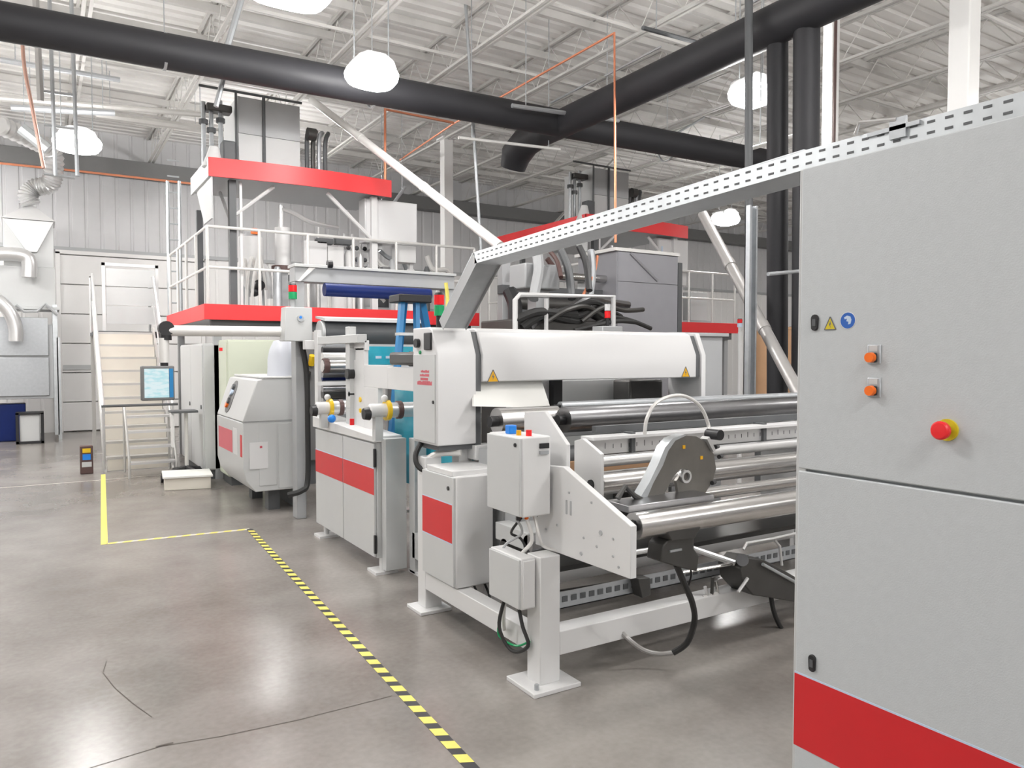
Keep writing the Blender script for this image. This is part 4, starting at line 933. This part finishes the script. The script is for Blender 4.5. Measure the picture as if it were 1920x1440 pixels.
part('support_leg', MB().box((ca+.3, y0+.2, 0), (ca+.42, y0+.35, zb)).box((ca+.3, y1-.4, 0), (ca+.42, y1-.25, zb)).box((cb-.1, y0+.2, 0), (cb, y1-.2, zb)), 'dgrey', t)
t = thing('plastic_bag', 'crumpled clear plastic bag standing on the grey console', 'bag', (2.2, 8.3, z_top+.016))
mb = MB(); random.seed(5)
a, b = W(505, 700, 8.25), W(568, 645, 8.25); n = 16; zz = [z_top+.016, z_top+.10, z_top+.2, b.z-.06, b.z]
for k, z in enumerate(zz):
    f = (1, 1.04, .98, .9, .66)[k]
    for i in range(n):
        an = 2*math.pi*i/n; rr = f*(1+random.uniform(-.10, .10))
        mb.v.append(((a.x+b.x)/2+rr*(b.x-a.x)/2*math.cos(an), 8.28+rr*.13*math.sin(an), z+(random.uniform(-.02, .04) if k == 4 else 0)))
for k in range(4):
    for i in range(n): mb.f.append((k*n+i, k*n+(i+1) % n, (k+1)*n+(i+1) % n, (k+1)*n+i))
mb.f.append(tuple(range(n))); mb.f.append(tuple(4*n+i for i in range(n)))
part('bag_film', mb, 'plastic', t)

# cabinets beneath the platform behind the console
def cabinet(x0, x1, y0, y1, z0, z1, m, label, split=0, lock=True):
    t = thing('machine_cabinet', label, 'cabinet', ((x0+x1)/2, (y0+y1)/2, 0))
    part('body', B((x0+.015, y0+.015, z0), (x1, y1, z1)), m, t, .006)
    part('plinth', B((x0+.05, y0+.05, 0), (x1-.03, y1-.03, z0)), 'dgrey', t)
    part('front_door', B((x0+.02, y0, z0+.02), (x1-.02, y0+.016, z1-.02)), m, t, .003)
    k = max(1, split)
    for i in range(k):
        a = y0+.03+(y1-y0-.06)*i/k; b = y0+.03+(y1-y0-.06)*(i+1)/k-.015
        dr = part('side_door', B((x0, a, z0+.02), (x0+.016, b, z1-.02)), m, t, .003)
        if lock: part('lock', MB().cyl((x0-.01, a+.08, (z0+z1)/2), (x0, a+.08, (z0+z1)/2), .03, n=10), 'dgrey', dr)
    return t
cabinet(1.80, 2.5, 10.7, 12.6, .12, 1.82, 'light', 'tall grey double cabinet under the red platform behind the screen', 2)
tt = cabinet(1.97, 2.6, 10.0, 10.55, .12, 1.86, 'greenish', 'pale green cabinet with a small red mark behind the grey console', 1, False)
q = W(414, 655, 9.99); part('red_mark', B((q.x-.02, 9.985, q.z-.02), (q.x+.02, 10.0, q.z+.02)), 'redk', tt)
t = thing('extruder_gear', 'dark gear and brass fittings between the pale green cabinet and the gantry post', 'machine', (2.9, 9.8, 0))
part('gear_body', B((2.66, 9.6, .3), (3.2, 10.4, 1.75)), 'girder', t, .02)
for i, (x, y, z, m) in enumerate(((2.72, 9.55, 1.72, 'orange'), (2.8, 9.52, 1.6, 'yellow'), (2.74, 9.54, 1.5, 'black'), (2.92, 9.53, 1.66, 'yellow'), (2.86, 9.53, 1.45, 'black'))):
    part('fitting', MB().cyl((x, y+.06, z-.12), (x, y, z), .04, n=10), m, t)
part('gear_stand', B((2.7, 9.65, 0), (3.15, 10.35, .3)), 'dgrey', t)
# small trolley behind the screen
t = thing('tool_trolley', 'black wheeled trolley with a pole and small tray beside the steps', 'trolley', (1.55, 10.9, 0))
for an in (20, 110, 200, 290):
    part('foot_bar', MB().sweep([(1.62, 10.9, .16), (1.62+.34*math.cos(R(an)), 10.9+.34*math.sin(R(an)), .10)], [.035, .025], 8), 'black', t)
    part('castor', MB().cyl((1.62+.34*math.cos(R(an))-.015, 10.9+.34*math.sin(R(an)), .045), (1.62+.34*math.cos(R(an))+.015, 10.9+.34*math.sin(R(an)), .045), .045, n=12), 'black', t)
part('pole', MB().cyl((1.62, 10.9, .15), (1.62, 10.9, .9), .025, n=10), 'pipew', t)
part('tray_frame', B((1.42, 10.75, .9), (1.75, 11.05, .93)), 'dgrey', t, .004)
part('side_sheet', B((1.44, 10.8, .45), (1.46, 11.0, .88)), 'hood', t)

# blue step ladder
t = thing('step_ladder', 'blue fibreglass step ladder standing behind the coating station', 'ladder', (2.83, 6.3, 0))
ytop = 6.3; zt_ = W(770, 566, ytop).z; xL, xR = W(752, 566, ytop).x, W(790, 566, ytop).x
def rail(a, b, wd=.019, dp=.032, m='blue', nm='front_rail'):
    a, b = Vector(a), Vector(b)
    part(nm, MB().hull([a+Vector((sx_, sy_, 0)) for sx_, sy_ in ((-wd, -dp), (wd, -dp), (wd, dp), (-wd, dp))], [b+Vector((sx_, sy_, 0)) for sx_, sy_ in ((-wd, -dp), (wd, -dp), (wd, dp), (-wd, dp))]), m, t)
rail((xL-.32, 5.98, 0), (xL-.0, 6.28, zt_)); rail((xR-.16, 5.98, 0), (xR-.06, 6.28, zt_))
rail((xL+.02, 6.85, 0), (xL+.06, 6.36, zt_), nm='rear_rail'); rail((xR+.62, 6.62, 0), (xR+.02, 6.34, zt_), wd=.03, nm='rear_rail')
part('top_cap', B((xL-.06, 6.2, zt_-.01), (xR+.06, 6.44, zt_+.06)), 'black', t, .01)
for i in range(1, 7):
    f = i/7; z = zt_*f; xl = xL-.34+.32*f; xr = xR-.12+.09*f; yy = 5.98+.30*f
    part('step', B((xl, yy-.05, z), (xr, yy+.05, z+.025)), 'alu', t)

# ================================================================== FILM TOWERS (two alike)
def tube_rail(pts, r, m='pipew'): return MB().tube(pts, r, 8)
def tower(dx, dy, who, rich):
    o = Vector((dx, dy, 0))
    X0, X1, Y0, Y1 = 1.80+dx, 5.9+dx, 10.5+dy, 14.0+dy
    t = thing('tower_platform', 'wide red-edged work platform at the foot of ' + who, 'platform', ((X0+X1)/2, Y0, 0))
    part('deck', B((X0+.03, Y0+.03, 2.15), (X1-.03, Y1, 2.27)), 'grey', t)
    part('front_fascia', B((X0, Y0, 2.13), (X1, Y0+.03, 2.335)), 'redl', t, .004)
    part('side_fascia', B((X0, Y0+.03, 2.13), (X0+.03, Y1, 2.335)), 'redl', t, .004)
    for x in (X0+.15, (X0+X1)/2, X1-.2):
        for y in (Y0+.2, Y1-.2): part('leg', B((x, y, 0), (x+.1, y+.1, 2.15)), 'grey', t)
    part('under_beam', B((X0+.1, Y0+.1, 2.0), (X1-.1, Y0+.2, 2.14)), 'dgrey', t)
    # railing
    t = thing('guard_railing', 'white tube guard railing around the platform of ' + who, 'railing', ((X0+X1)/2, Y0, 2.27))
    zr = 2.27
    for i in range(7):
        x = X0+.06+(X1-X0-.12)*i/6; part('post', MB().cyl((x, Y0+.06, zr), (x, Y0+.06, zr+1.08), .021, n=8), 'pipew', t)
    for i in range(1, 5):
        y = Y0+.06+(Y1-Y0-.1)*i/4; part('post', MB().cyl((X0+.06, y, zr), (X0+.06, y, zr+1.08), .021, n=8), 'pipew', t)
    for h in (.55, 1.08):
        part('rail', tube_rail([(X0+.06, Y1, zr+h), (X0+.06, Y0+.06, zr+h), (X1-.06, Y0+.06, zr+h)], .021), 'pipew', t)
    # main frame
    t = thing('steel_tower', 'dark-posted steel frame lifting the upper red deck of ' + who, 'frame', (2.2+dx, Y0+.15, 2.27))
    for x in (2.2, 4.2):
        for y in (.12, 2.6): part('post', B((x+dx-.045, Y0+y, 2.27), (x+dx+.045, Y0+y+.09, 4.0)), 'dgrey' if x < 3 else 'white', t)
    part('brace', MB().cyl((2.24+dx, Y0+.16, 3.55), (2.75+dx, Y0+.16, 3.98), .026, n=8), 'white', t)
    part('brace', MB().cyl((4.2+dx, Y0+.16, 3.35), (3.5+dx, Y0+.16, 3.98), .03, n=8), 'white', t)
    part('brace', MB().cyl((2.2+dx, Y0+.3, 3.5), (2.2+dx, Y0+.95, 3.98), .026, n=8), 'white', t)
    part('white_upright', B((2.29+dx, Y0+.14, 2.27), (2.325+dx, Y0+.18, 4.0)), 'white', t)
    # upper deck
    t = thing('upper_deck', 'upper red-edged deck at the top of ' + who, 'platform', (3.1+dx, Y0, 4.0))
    U0, U1 = 1.88+dx, 4.42+dx
    YE = Y0+1.4 if rich else Y1-.2
    part('deck_floor', B((U0+.03, Y0+.02, 4.02), (U1-.03, YE, 4.12)), 'grey', t)
    fr = MB(); n = 12; pa = []
    for i in range(n+1):
        f = i/n; pa.append((U0+(U1-U0)*f, Y0-.10*math.sin(math.pi*f)))
    fr.prism(pa+[(x, y+.03) for x, y in reversed(pa)], 'Z', 3.99, 4.235)
    part('front_fascia', fr, 'redl', t)
    part('side_fascia', B((U0, Y0, 3.99), (U0+.03, YE, 4.235)), 'light' if rich else 'redl', t)
    part('side_gusset', MB().prism([(Y0+.02, 3.99), (YE-.3, 3.99), (Y0+.55, 3.45), (Y0+.02, 3.45)] if rich else [(Y0+.02, 3.99), (Y0+.9, 3.99), (Y0+.02, 3.55)], 'X', U0+.03, U0+.05), 'light', t)
    # hopper block
    t = thing('hopper_block', 'big pale sheet-metal hopper box standing on the upper deck of ' + who, 'hopper', (2.75+dx, Y0+.6, 4.12))
    H0, H1 = 2.33+dx, 3.18+dx
    for i in range(2):
        for k in range(2):
            part('sheet_panel', B((H0+.006+k*(H1-H0)*.42, Y0+.35, 4.2+i*.5), (H0-.006+((H1-H0)*.42 if k == 0 else H1-H0), Y0+.37, 4.69+i*.5)), 'light' if i == 0 else 'grey', t, .002)
    part('box_body', B((H0, Y0+.37, 4.12), (H1, Y0+1.3, 5.2)), 'light', t)
    part('mast', MB().cyl((H0+.34, Y0+.33, 4.12), (H0+.34, Y0+.33, 5.25), .022, n=8), 'dgrey', t)
    part('mast', MB().cyl((H0-.03, Y0+.33, 4.12), (H0-.03, Y0+.33, 5.25), .018, n=8), 'dgrey', t)
    part('top_rail', MB().tube([(H0-.5, Y0+.33, 5.24), (H1+.02, Y0+.33, 5.24)], .018, 6), 'dgrey', t)
    part('filter_can', B((H0-.22, Y0+.25, 4.14), (H0-.05, Y0+.45, 4.55)), 'dgrey', t, .02)
    part('white_cone', MB().cyl((H0-.36, Y0+.2, 4.14), (H0-.34, Y0+.2, 4.42), .14, .06, 12), 'white', t)
    t = thing('blower_pipes', 'group of dark vertical blower pipes beside the hopper box on ' + who, 'pipe', (3.5+dx, Y0+.5, 4.12))
    for i in range(4):
        part('pipe', MB().tube(spline([(3.32+i*.09+dx, Y0+.5, 4.12), (3.32+i*.09+dx, Y0+.5, 4.8-.05*(i % 2)), (3.38+i*.09+dx, Y0+.55, 4.93), (3.42+i*.09+dx, Y0+.7, 4.95)]), .032, 8), ('dgrey', 'iron', 'zinc', 'dgrey')[i], t)
    part('blower', MB().cyl((3.3+dx, Y0+.42, 4.85), (3.42+dx, Y0+.42, 4.85), .09, n=12), 'iron', t)
    # left-hand pipes by the hopper
    t = thing('valve_pipes', 'dark valve pipes and frame left of the hopper box on ' + who, 'pipe', (1.95+dx, Y0+.5, 4.12))
    for x, zt in ((1.92, 5.1), (2.02, 5.0), (2.14, 5.15)):
        part('pipe', MB().cyl((x+dx, Y0+.55, 4.12), (x+dx, Y0+.55, zt), .03, n=8), 'zinc', t); part('flange', MB().cyl((x+dx, Y0+.55, zt-.3), (x+dx, Y0+.55, zt-.24), .06, n=10), 'dgrey', t)
    part('head', B((1.95+dx, Y0+.45, 4.98), (2.28+dx, Y0+.65, 5.08)), 'iron', t, .02)
    # wall box
    t = thing('electric_box', 'plain white electrical box fixed high on the railing side of ' + who, 'electrical box', (4.35+dx, Y0+.15, 2.9))
    a, b = (3.80+dx, 4.62+dx) if not rich else (W(684, 400, Y0+.2).x, W(782, 400, Y0+.2).x)
    part('body', B((a, Y0+.2, 3.34), (b, Y0+.45, 3.98)), 'hood', t, .008)
    part('door', B((a+.02, Y0+.185, 3.36), (b-.02, Y0+.201, 3.96)), 'hood', t, .003)
    part('lower_box', B((b-.32, Y0+.22, 3.08), (b-.01, Y0+.44, 3.34)), 'white', t, .006)
    part('label_plate', B((a+.08, Y0+.18, 3.7), (a+.12, Y0+.186, 3.82)), 'signl', t)
    part('mount_post', B((b-.08, Y0+.3, 2.27), (b-.03, Y0+.35, 3.1)), 'white', t)
    # extruder kit on the platform
    t = thing('resin_dryer', 'white cylindrical resin dryer with orange fittings on the platform of ' + who, 'dryer', (2.5+dx, Y0+.6, 2.27))
    x = 2.56+dx; part('drum', MB().cyl((x, Y0+.7, 2.86), (x, Y0+.7, 3.34), .17, n=18), 'white', t); part('cone', MB().cyl((x, Y0+.7, 2.5), (x, Y0+.7, 2.86), .05, .17, 18), 'light', t)
    part('lid', MB().cyl((x, Y0+.7, 3.34), (x, Y0+.7, 3.40), .13, .08, 14), 'grey', t); part('orange_fitting', MB().cyl((x+.03, Y0+.62, 3.38), (x+.03, Y0+.62, 3.46), .05, n=10), 'orange', t)
    for k in range(3): part('leg', MB().cyl((x+.17*math.cos(k*2.1), Y0+.7+.17*math.sin(k*2.1), 2.27), (x+.15*math.cos(k*2.1), Y0+.7+.15*math.sin(k*2.1), 2.95), .018, n=6), 'zinc', t)
    part('black_valve', MB().ball((x+.06, Y0+.5, 2.65), .08).ball((x+.0, Y0+.5, 2.55), .06), 'black', t)
    t = thing('loader_tube', 'tall pale vacuum loader beside the dryer on the platform of ' + who, 'loader', (3.0+dx, Y0+.6, 2.27))
    x = 2.98+dx; part('canister', MB().cyl((x, Y0+.6, 2.95), (x, Y0+.6, 3.5), .11, n=16), 'white', t); part('neck', MB().cyl((x-.02, Y0+.6, 3.5), (x-.02, Y0+.6, 3.82), .04, n=10), 'alu', t)
    part('flange', MB().cyl((x, Y0+.6, 2.88), (x, Y0+.6, 2.95), .16, n=16), 'brown', t); part('stand', B((x-.06, Y0+.55, 2.27), (x+.06, Y0+.65, 2.88)), 'grey', t)
    part('hose', MB().tube(spline([(x-.02, Y0+.6, 3.78), (x+.15, Y0+.55, 3.72), (x+.4, Y0+.5, 3.6), (x+.8, Y0+.5, 3.55)]), .035, 8), 'alu', t)
    t = thing('operator_console', 'white tilted control panels on the platform of ' + who, 'control panel', (3.5+dx, Y0+.5, 2.27))
    part('panel', MB().prism([(3.28+dx, 2.95), (3.62+dx, 2.95), (3.55+dx, 3.32), (3.24+dx, 3.32)], 'Y', Y0+.4, Y0+.5), 'hood', t, .004)
    part('panel', B((3.58+dx, Y0+.45, 2.88), (3.86+dx, Y0+.55, 3.24)), 'white', t, .004)
    part('stand', B((3.5+dx, Y0+.5, 2.27), (3.6+dx, Y0+.56, 2.95)), 'white', t)
    part('gauge', MB().cyl((3.42+dx, Y0+.39, 3.2), (3.42+dx, Y0+.401, 3.2), .025, n=12).cyl((3.46+dx, Y0+.39, 3.08), (3.46+dx, Y0+.401, 3.08), .02, n=12), 'zinc', t)
    if rich:
        t2 = thing('feed_hoses', 'curved pale feed hoses and canisters beside the valve rack on the left film tower', 'hose', (4.3, Y0+.5, 2.27))
        for k, (pp, rr_, m_) in enumerate(((((700, 480), (716, 500), (740, 506), (756, 530)), .045, 'pipew'), (((712, 470), (730, 484), (752, 486), (768, 520)), .035, 'zinc'), (((690, 500), (705, 520), (735, 528), (745, 556)), .05, 'white'), (((655, 520), (668, 545), (700, 548), (720, 566)), .04, 'pipew'), (((800, 480), (812, 505), (838, 508), (850, 540)), .04, 'pipew'), (((468, 520), (480, 500), (500, 505), (506, 560)), .045, 'white'))):
            part('hose', MB().tube(spline([W(x, y, Y0+.45+.06*k) for x, y in pp]), rr_, 8), m_, t2)
        for k, (px_, y0_, y1_, rr_, m_) in enumerate(((656, 470, 560, .07, 'white'), (676, 476, 560, .05, 'alu'), (736, 486, 562, .06, 'grey'), (770, 505, 566, .09, 'white'), (636, 512, 562, .12, 'white'), (800, 500, 566, .05, 'dgrey'), (520, 500, 562, .06, 'zinc'), (565, 505, 562, .08, 'light'))):
            q = W(px_, y0_, Y0+.35); part('canister', MB().sweep([(q.x, q.y, 2.275), (q.x, q.y, q.z-.06), (q.x, q.y, q.z)], [rr_, rr_, rr_*.55], 14), m_, t2)
        for k, (px_, py_, w_, h_, m_) in enumerate(((592, 478, .17, .2, 'hood'), (630, 486, .12, .18, 'white'), (705, 452, .10, .12, 'light'), (725, 520, .06, .16, 'girder'), (645, 452, .12, .05, 'dgrey'), (610, 452, .12, .04, 'dgrey'))):
            q = W(px_, py_, Y0+.3); part('panel_box', B((q.x-w_, q.y, q.z-h_), (q.x+w_, q.y+.12, q.z+h_)), m_, t2, .006)
    t = thing('valve_rack', 'rack of white pipes and small dark valves on the platform of ' + who, 'rack', (4.1+dx, Y0+.6, 2.27))
    for i in range(4):
        part('upright', MB().cyl((3.9+i*.13+dx, Y0+.6, 2.27), (3.9+i*.13+dx, Y0+.6, 3.5), .018, n=6), 'white', t)
        for k in range(3): part('valve', MB().ball((3.96+i*.13+dx, Y0+.58, 2.95+k*.17), .035), ('black', 'bluep', 'girder', 'dgrey')[(i+k) % 4], t)
    for k in range(4): part('crossbar', MB().cyl((3.3+dx, Y0+.6, 2.9+k*.18), (4.4+dx, Y0+.6, 2.9+k*.18), .022, n=6), 'white', t)
    t = thing('extruder_motor', 'rounded pale extruder body with dark motor at the middle of ' + who, 'extruder', (4.9+dx, Y0+1, 2.27))
    part('barrel', MB().cyl((4.3+dx, Y0+1.0, 2.75), (5.6+dx, Y0+1.0, 2.75), .17, n=18), 'alu', t)
    part('motor', MB().cyl((4.5+dx, Y0+.8, 2.3), (4.5+dx, Y0+.8, 3.05), .2, n=16), 'dgrey', t); part('cover', MB().ball((4.2+dx, Y0+.7, 2.62), .28), 'white', t)
    part('base', B((4.1+dx, Y0+.5, 2.27), (5.6+dx, Y0+1.3, 2.4)), 'grey', t)
    part('pale_block', B((5.0+dx, Y0+.5, 2.4), (5.5+dx, Y0+.8, 3.0)), 'light', t, .01)
    t = thing('die_head', 'silver film die head with wound hoses at the base of ' + who, 'die head', (3.2+dx, Y0+.7, 2.27))
    part('die', MB().cyl((3.3+dx, Y0+.9, 2.3), (3.3+dx, Y0+.9, 2.75), .26, n=20), 'alu', t); part('collar', MB().cyl((3.3+dx, Y0+.9, 2.75), (3.3+dx, Y0+.9, 2.86), .18, n=20), 'dgrey', t)
    for k in range(3): part('hose', MB().tube(spline([(2.35+k*.06+dx, Y0+.35, 2.27), (2.36+k*.08+dx, Y0+.38, 2.75), (2.42+k*.1+dx, Y0+.45, 3.0+k*.03), (2.5+k*.12+dx, Y0+.6, 2.6)]), .022, 6), 'pipew', t)
tower(0, 0, 'the left film tower', True)
tower(6.55, .55, 'the right film tower', False)
# tall galvanised mast frame left of the near tower
t = thing('ladder_cage', 'tall galvanised caged ladder rising behind the stairs left of the film tower', 'ladder', tuple(W(325, 600, 14.2)))
for px in (318, 340): part('stile', MB().cyl((W(px, 600, 14.2).x, 14.2, 2.06), (W(px, 600, 14.2).x, 14.2, W(px, 340, 14.2).z), .028, n=8), 'galv', t)
for i in range(11): z = 2.3+i*.27; part('rung', MB().cyl((W(318, 600, 14.2).x, 14.2, z), (W(340, 600, 14.2).x, 14.2, z), .014, n=6), 'galv', t)

# ================================================================== BACKGROUND RIGHT
t = thing('grey_duct_tower', 'tall blue-grey sheet cabinet standing behind the white hood', 'cabinet', (7.9, 9.2, 0))
a, b = W(1158, 470, 9.0), W(1272, 470, 9.0)
part('body', B((a.x, 9.015, .05), (b.x, 10.0, a.z)), 'tower', t, .006)
zs = W(1200, 530, 9.0).z
part('sheet_panel', B((a.x+.01, 9.0, zs+.004), (b.x-.01, 9.016, a.z-.01)), 'tower', t, .003); part('sheet_panel', B((a.x+.01, 9.0, .1), (b.x-.01, 9.016, zs-.004)), 'tower', t, .003)
part('edge_strip', B((b.x, 9.0, .05), (b.x+.09, 9.5, a.z-.1)), 'dgrey', t)
part('top_cap', B((a.x-.06, 8.98, a.z), (b.x+.02, 10.02, a.z+.05)), 'pipew', t)
part('foot', B((a.x+.05, 9.1, 0), (b.x-.05, 9.9, .05)), 'dgrey', t)
part('diagonal_rib', MB().cyl((a.x+.25, 8.99, a.z-.02), (b.x-.45, 8.99, zs+.05), .025, n=6), 'tower', t)
# hose tangle on a white tube frame
t = thing('hose_reel_frame', 'white tube frame heaped with black hoses behind the hood', 'frame', tuple(W(1050, 610, 7.4)))
Yh = 7.4; z0 = 0
q = [W(966, 640, Yh), W(966, 562, Yh), W(974, 553, Yh), W(1150, 556, Yh), W(1150, 640, Yh)]
q[0] = Vector((q[0].x, Yh, .0)); q[-1] = Vector((q[-1].x, Yh, .0))
part('frame_tube', MB().tube(q, .032, 8), 'white', t); u = W(1024, 560, Yh); part('frame_tube', MB().cyl((u.x, Yh, 0), (u.x, Yh, u.z), .026, n=8), 'white', t)
part('machine_body', B((q[0].x+.05, 7.5, 0), (q[-1].x-.05, 8.3, W(1050, 600, 7.5).z)), 'iron', t, .02)
random.seed(11)
for i in range(11):
    x0_ = 965+i*14; y0_ = 560+random.uniform(5, 40)
    pts_ = [W(x0_, y0_+20, 7.42+.05*(i % 4)), W(x0_+40, y0_+random.uniform(-8, 14), 7.40+.05*(i % 4)), W(x0_+80, y0_+random.uniform(-12, 8), 7.45+.05*(i % 4)), W(x0_+115, y0_+random.uniform(-6, 26), 7.5+.05*(i % 4))]
    part('hose', MB().tube(spline(pts_, 4), random.choice((.03, .04, .05)), 8), ('rubber', 'rubber', 'dsteel', 'rubber', 'iron')[i % 5], t)
for i, (px, py, px2, py2, r, m) in enumerate(((1052, 470, 1072, 560, .055, 'dgrey'), (1086, 462, 1105, 545, .045, 'black'), (1108, 470, 1100, 590, .05, 'zinc'), (1120, 480, 1090, 560, .02, 'copper'), (1030, 470, 1052, 520, .03, 'brown'), (1006, 470, 1000, 560, .07, 'grey'), (955, 545, 965, 615, .09, 'black'))):
    a, b = W(px, py, 8.2), W(px2, py2, 7.9)
    part('rising_hose', MB().tube(spline([a, a*.6+b*.4+Vector((.05, 0, 0)), b]), r, 8), m, t)
part('junction', B((W(985, 500, 8.2).x, 8.2, W(985, 540, 8.2).z), (W(1050, 500, 8.2).x, 8.6, W(985, 492, 8.2).z)), 'grey', t, .02)
part('junction_stand', B((W(1005, 500, 8.3).x, 8.3, 0), (W(1030, 500, 8.3).x, 8.5, W(985, 540, 8.3).z)), 'grey', t)
t = thing('winder_frame', 'mid-grey winder frame with dark rollers rising behind the hose heap', 'machine', (7.4, 9.2, 0))
a, b = W(950, 470, 9.4), W(1140, 500, 9.4)
for f in (0, .38, .72, 1.0):
    x = a.x+(b.x-a.x)*f; part('upright', B((x-.07, 9.4, 0), (x+.07, 9.55, 3.05-.25*f)), ('grey', 'dgrey', 'light', 'grey')[int(f*3.2) % 4], t, .005)
part('back_sheet', B((a.x, 9.6, .3), (b.x, 9.64, 2.62)), 'grey', t)
part('cross_member', B((a.x-.1, 9.36, 2.55), (b.x+.1, 9.5, 2.68)), 'dgrey', t, .005); part('cross_member', B((a.x, 9.36, 1.95), (b.x, 9.46, 2.06)), 'light', t, .005)
for zz, rr_, m_ in ((2.42, .09, 'iron'), (2.22, .07, 'dsteel'), (1.8, .11, 'iron'), (2.85, .06, 'steel')): part('winder_roller', MB().cyl((a.x+.05, 9.3, zz), (b.x-.05, 9.3, zz), rr_, n=16), m_, t)
part('brown_strut', MB().cyl(W(1026, 485, 9.25), W(1050, 518, 9.25), .04, n=8), 'brown', t)
stack_light(W(1139, 612, 7.0), .28, .035, 'small red and white signal light left of the blue-grey cabinet', ('hood', 'redlens'))
stack_light(W(1387, 622, 6.4), .16, .03, 'tiny signal light on the grey guard panel at the right', ('redlens', 'signl'), 'white')
single('signal_bracket', MB().cyl((W(1387, 760, 6.4).x, 6.4, 0), (W(1387, 760, 6.4).x, 6.4, W(1387, 622, 6.4).z), .03, n=8), 'white', 'slim white pole behind the grey guard panel', 'pole')
single('machine_pedestal', B((W(1139, 612, 7.0).x-.15, 6.9, 0), (W(1139, 612, 7.0).x+.15, 7.1, W(1139, 612, 7.0).z)), 'grey', 'grey pedestal carrying the small red and white signal light', 'pedestal', .01)
for i, (px, py, Y, w_, h_, lb) in enumerate(((1450, 690, 6.6, .22, .5, 'tan wrapped roll on end seen past the strut post'), (1488, 650, 7.2, .18, .28, 'orange-tan package on the shelf between the black ducts'))):
    q = W(px, py, Y); t = thing('wrapped_roll', lb, 'roll', (q.x, Y, q.z))
    part('roll_wrap', MB().cyl((q.x, Y, q.z-h_), (q.x, Y, q.z+h_), w_, n=16), 'wood', t)
    part('roll_core', MB().cyl((q.x, Y, q.z+h_), (q.x, Y, q.z+h_+.01), w_*.35, n=12), 'brown', t)
    part('stand', B((q.x-w_, Y-.1, 0), (q.x+w_, Y+.1, q.z-h_)), 'dgrey', t)
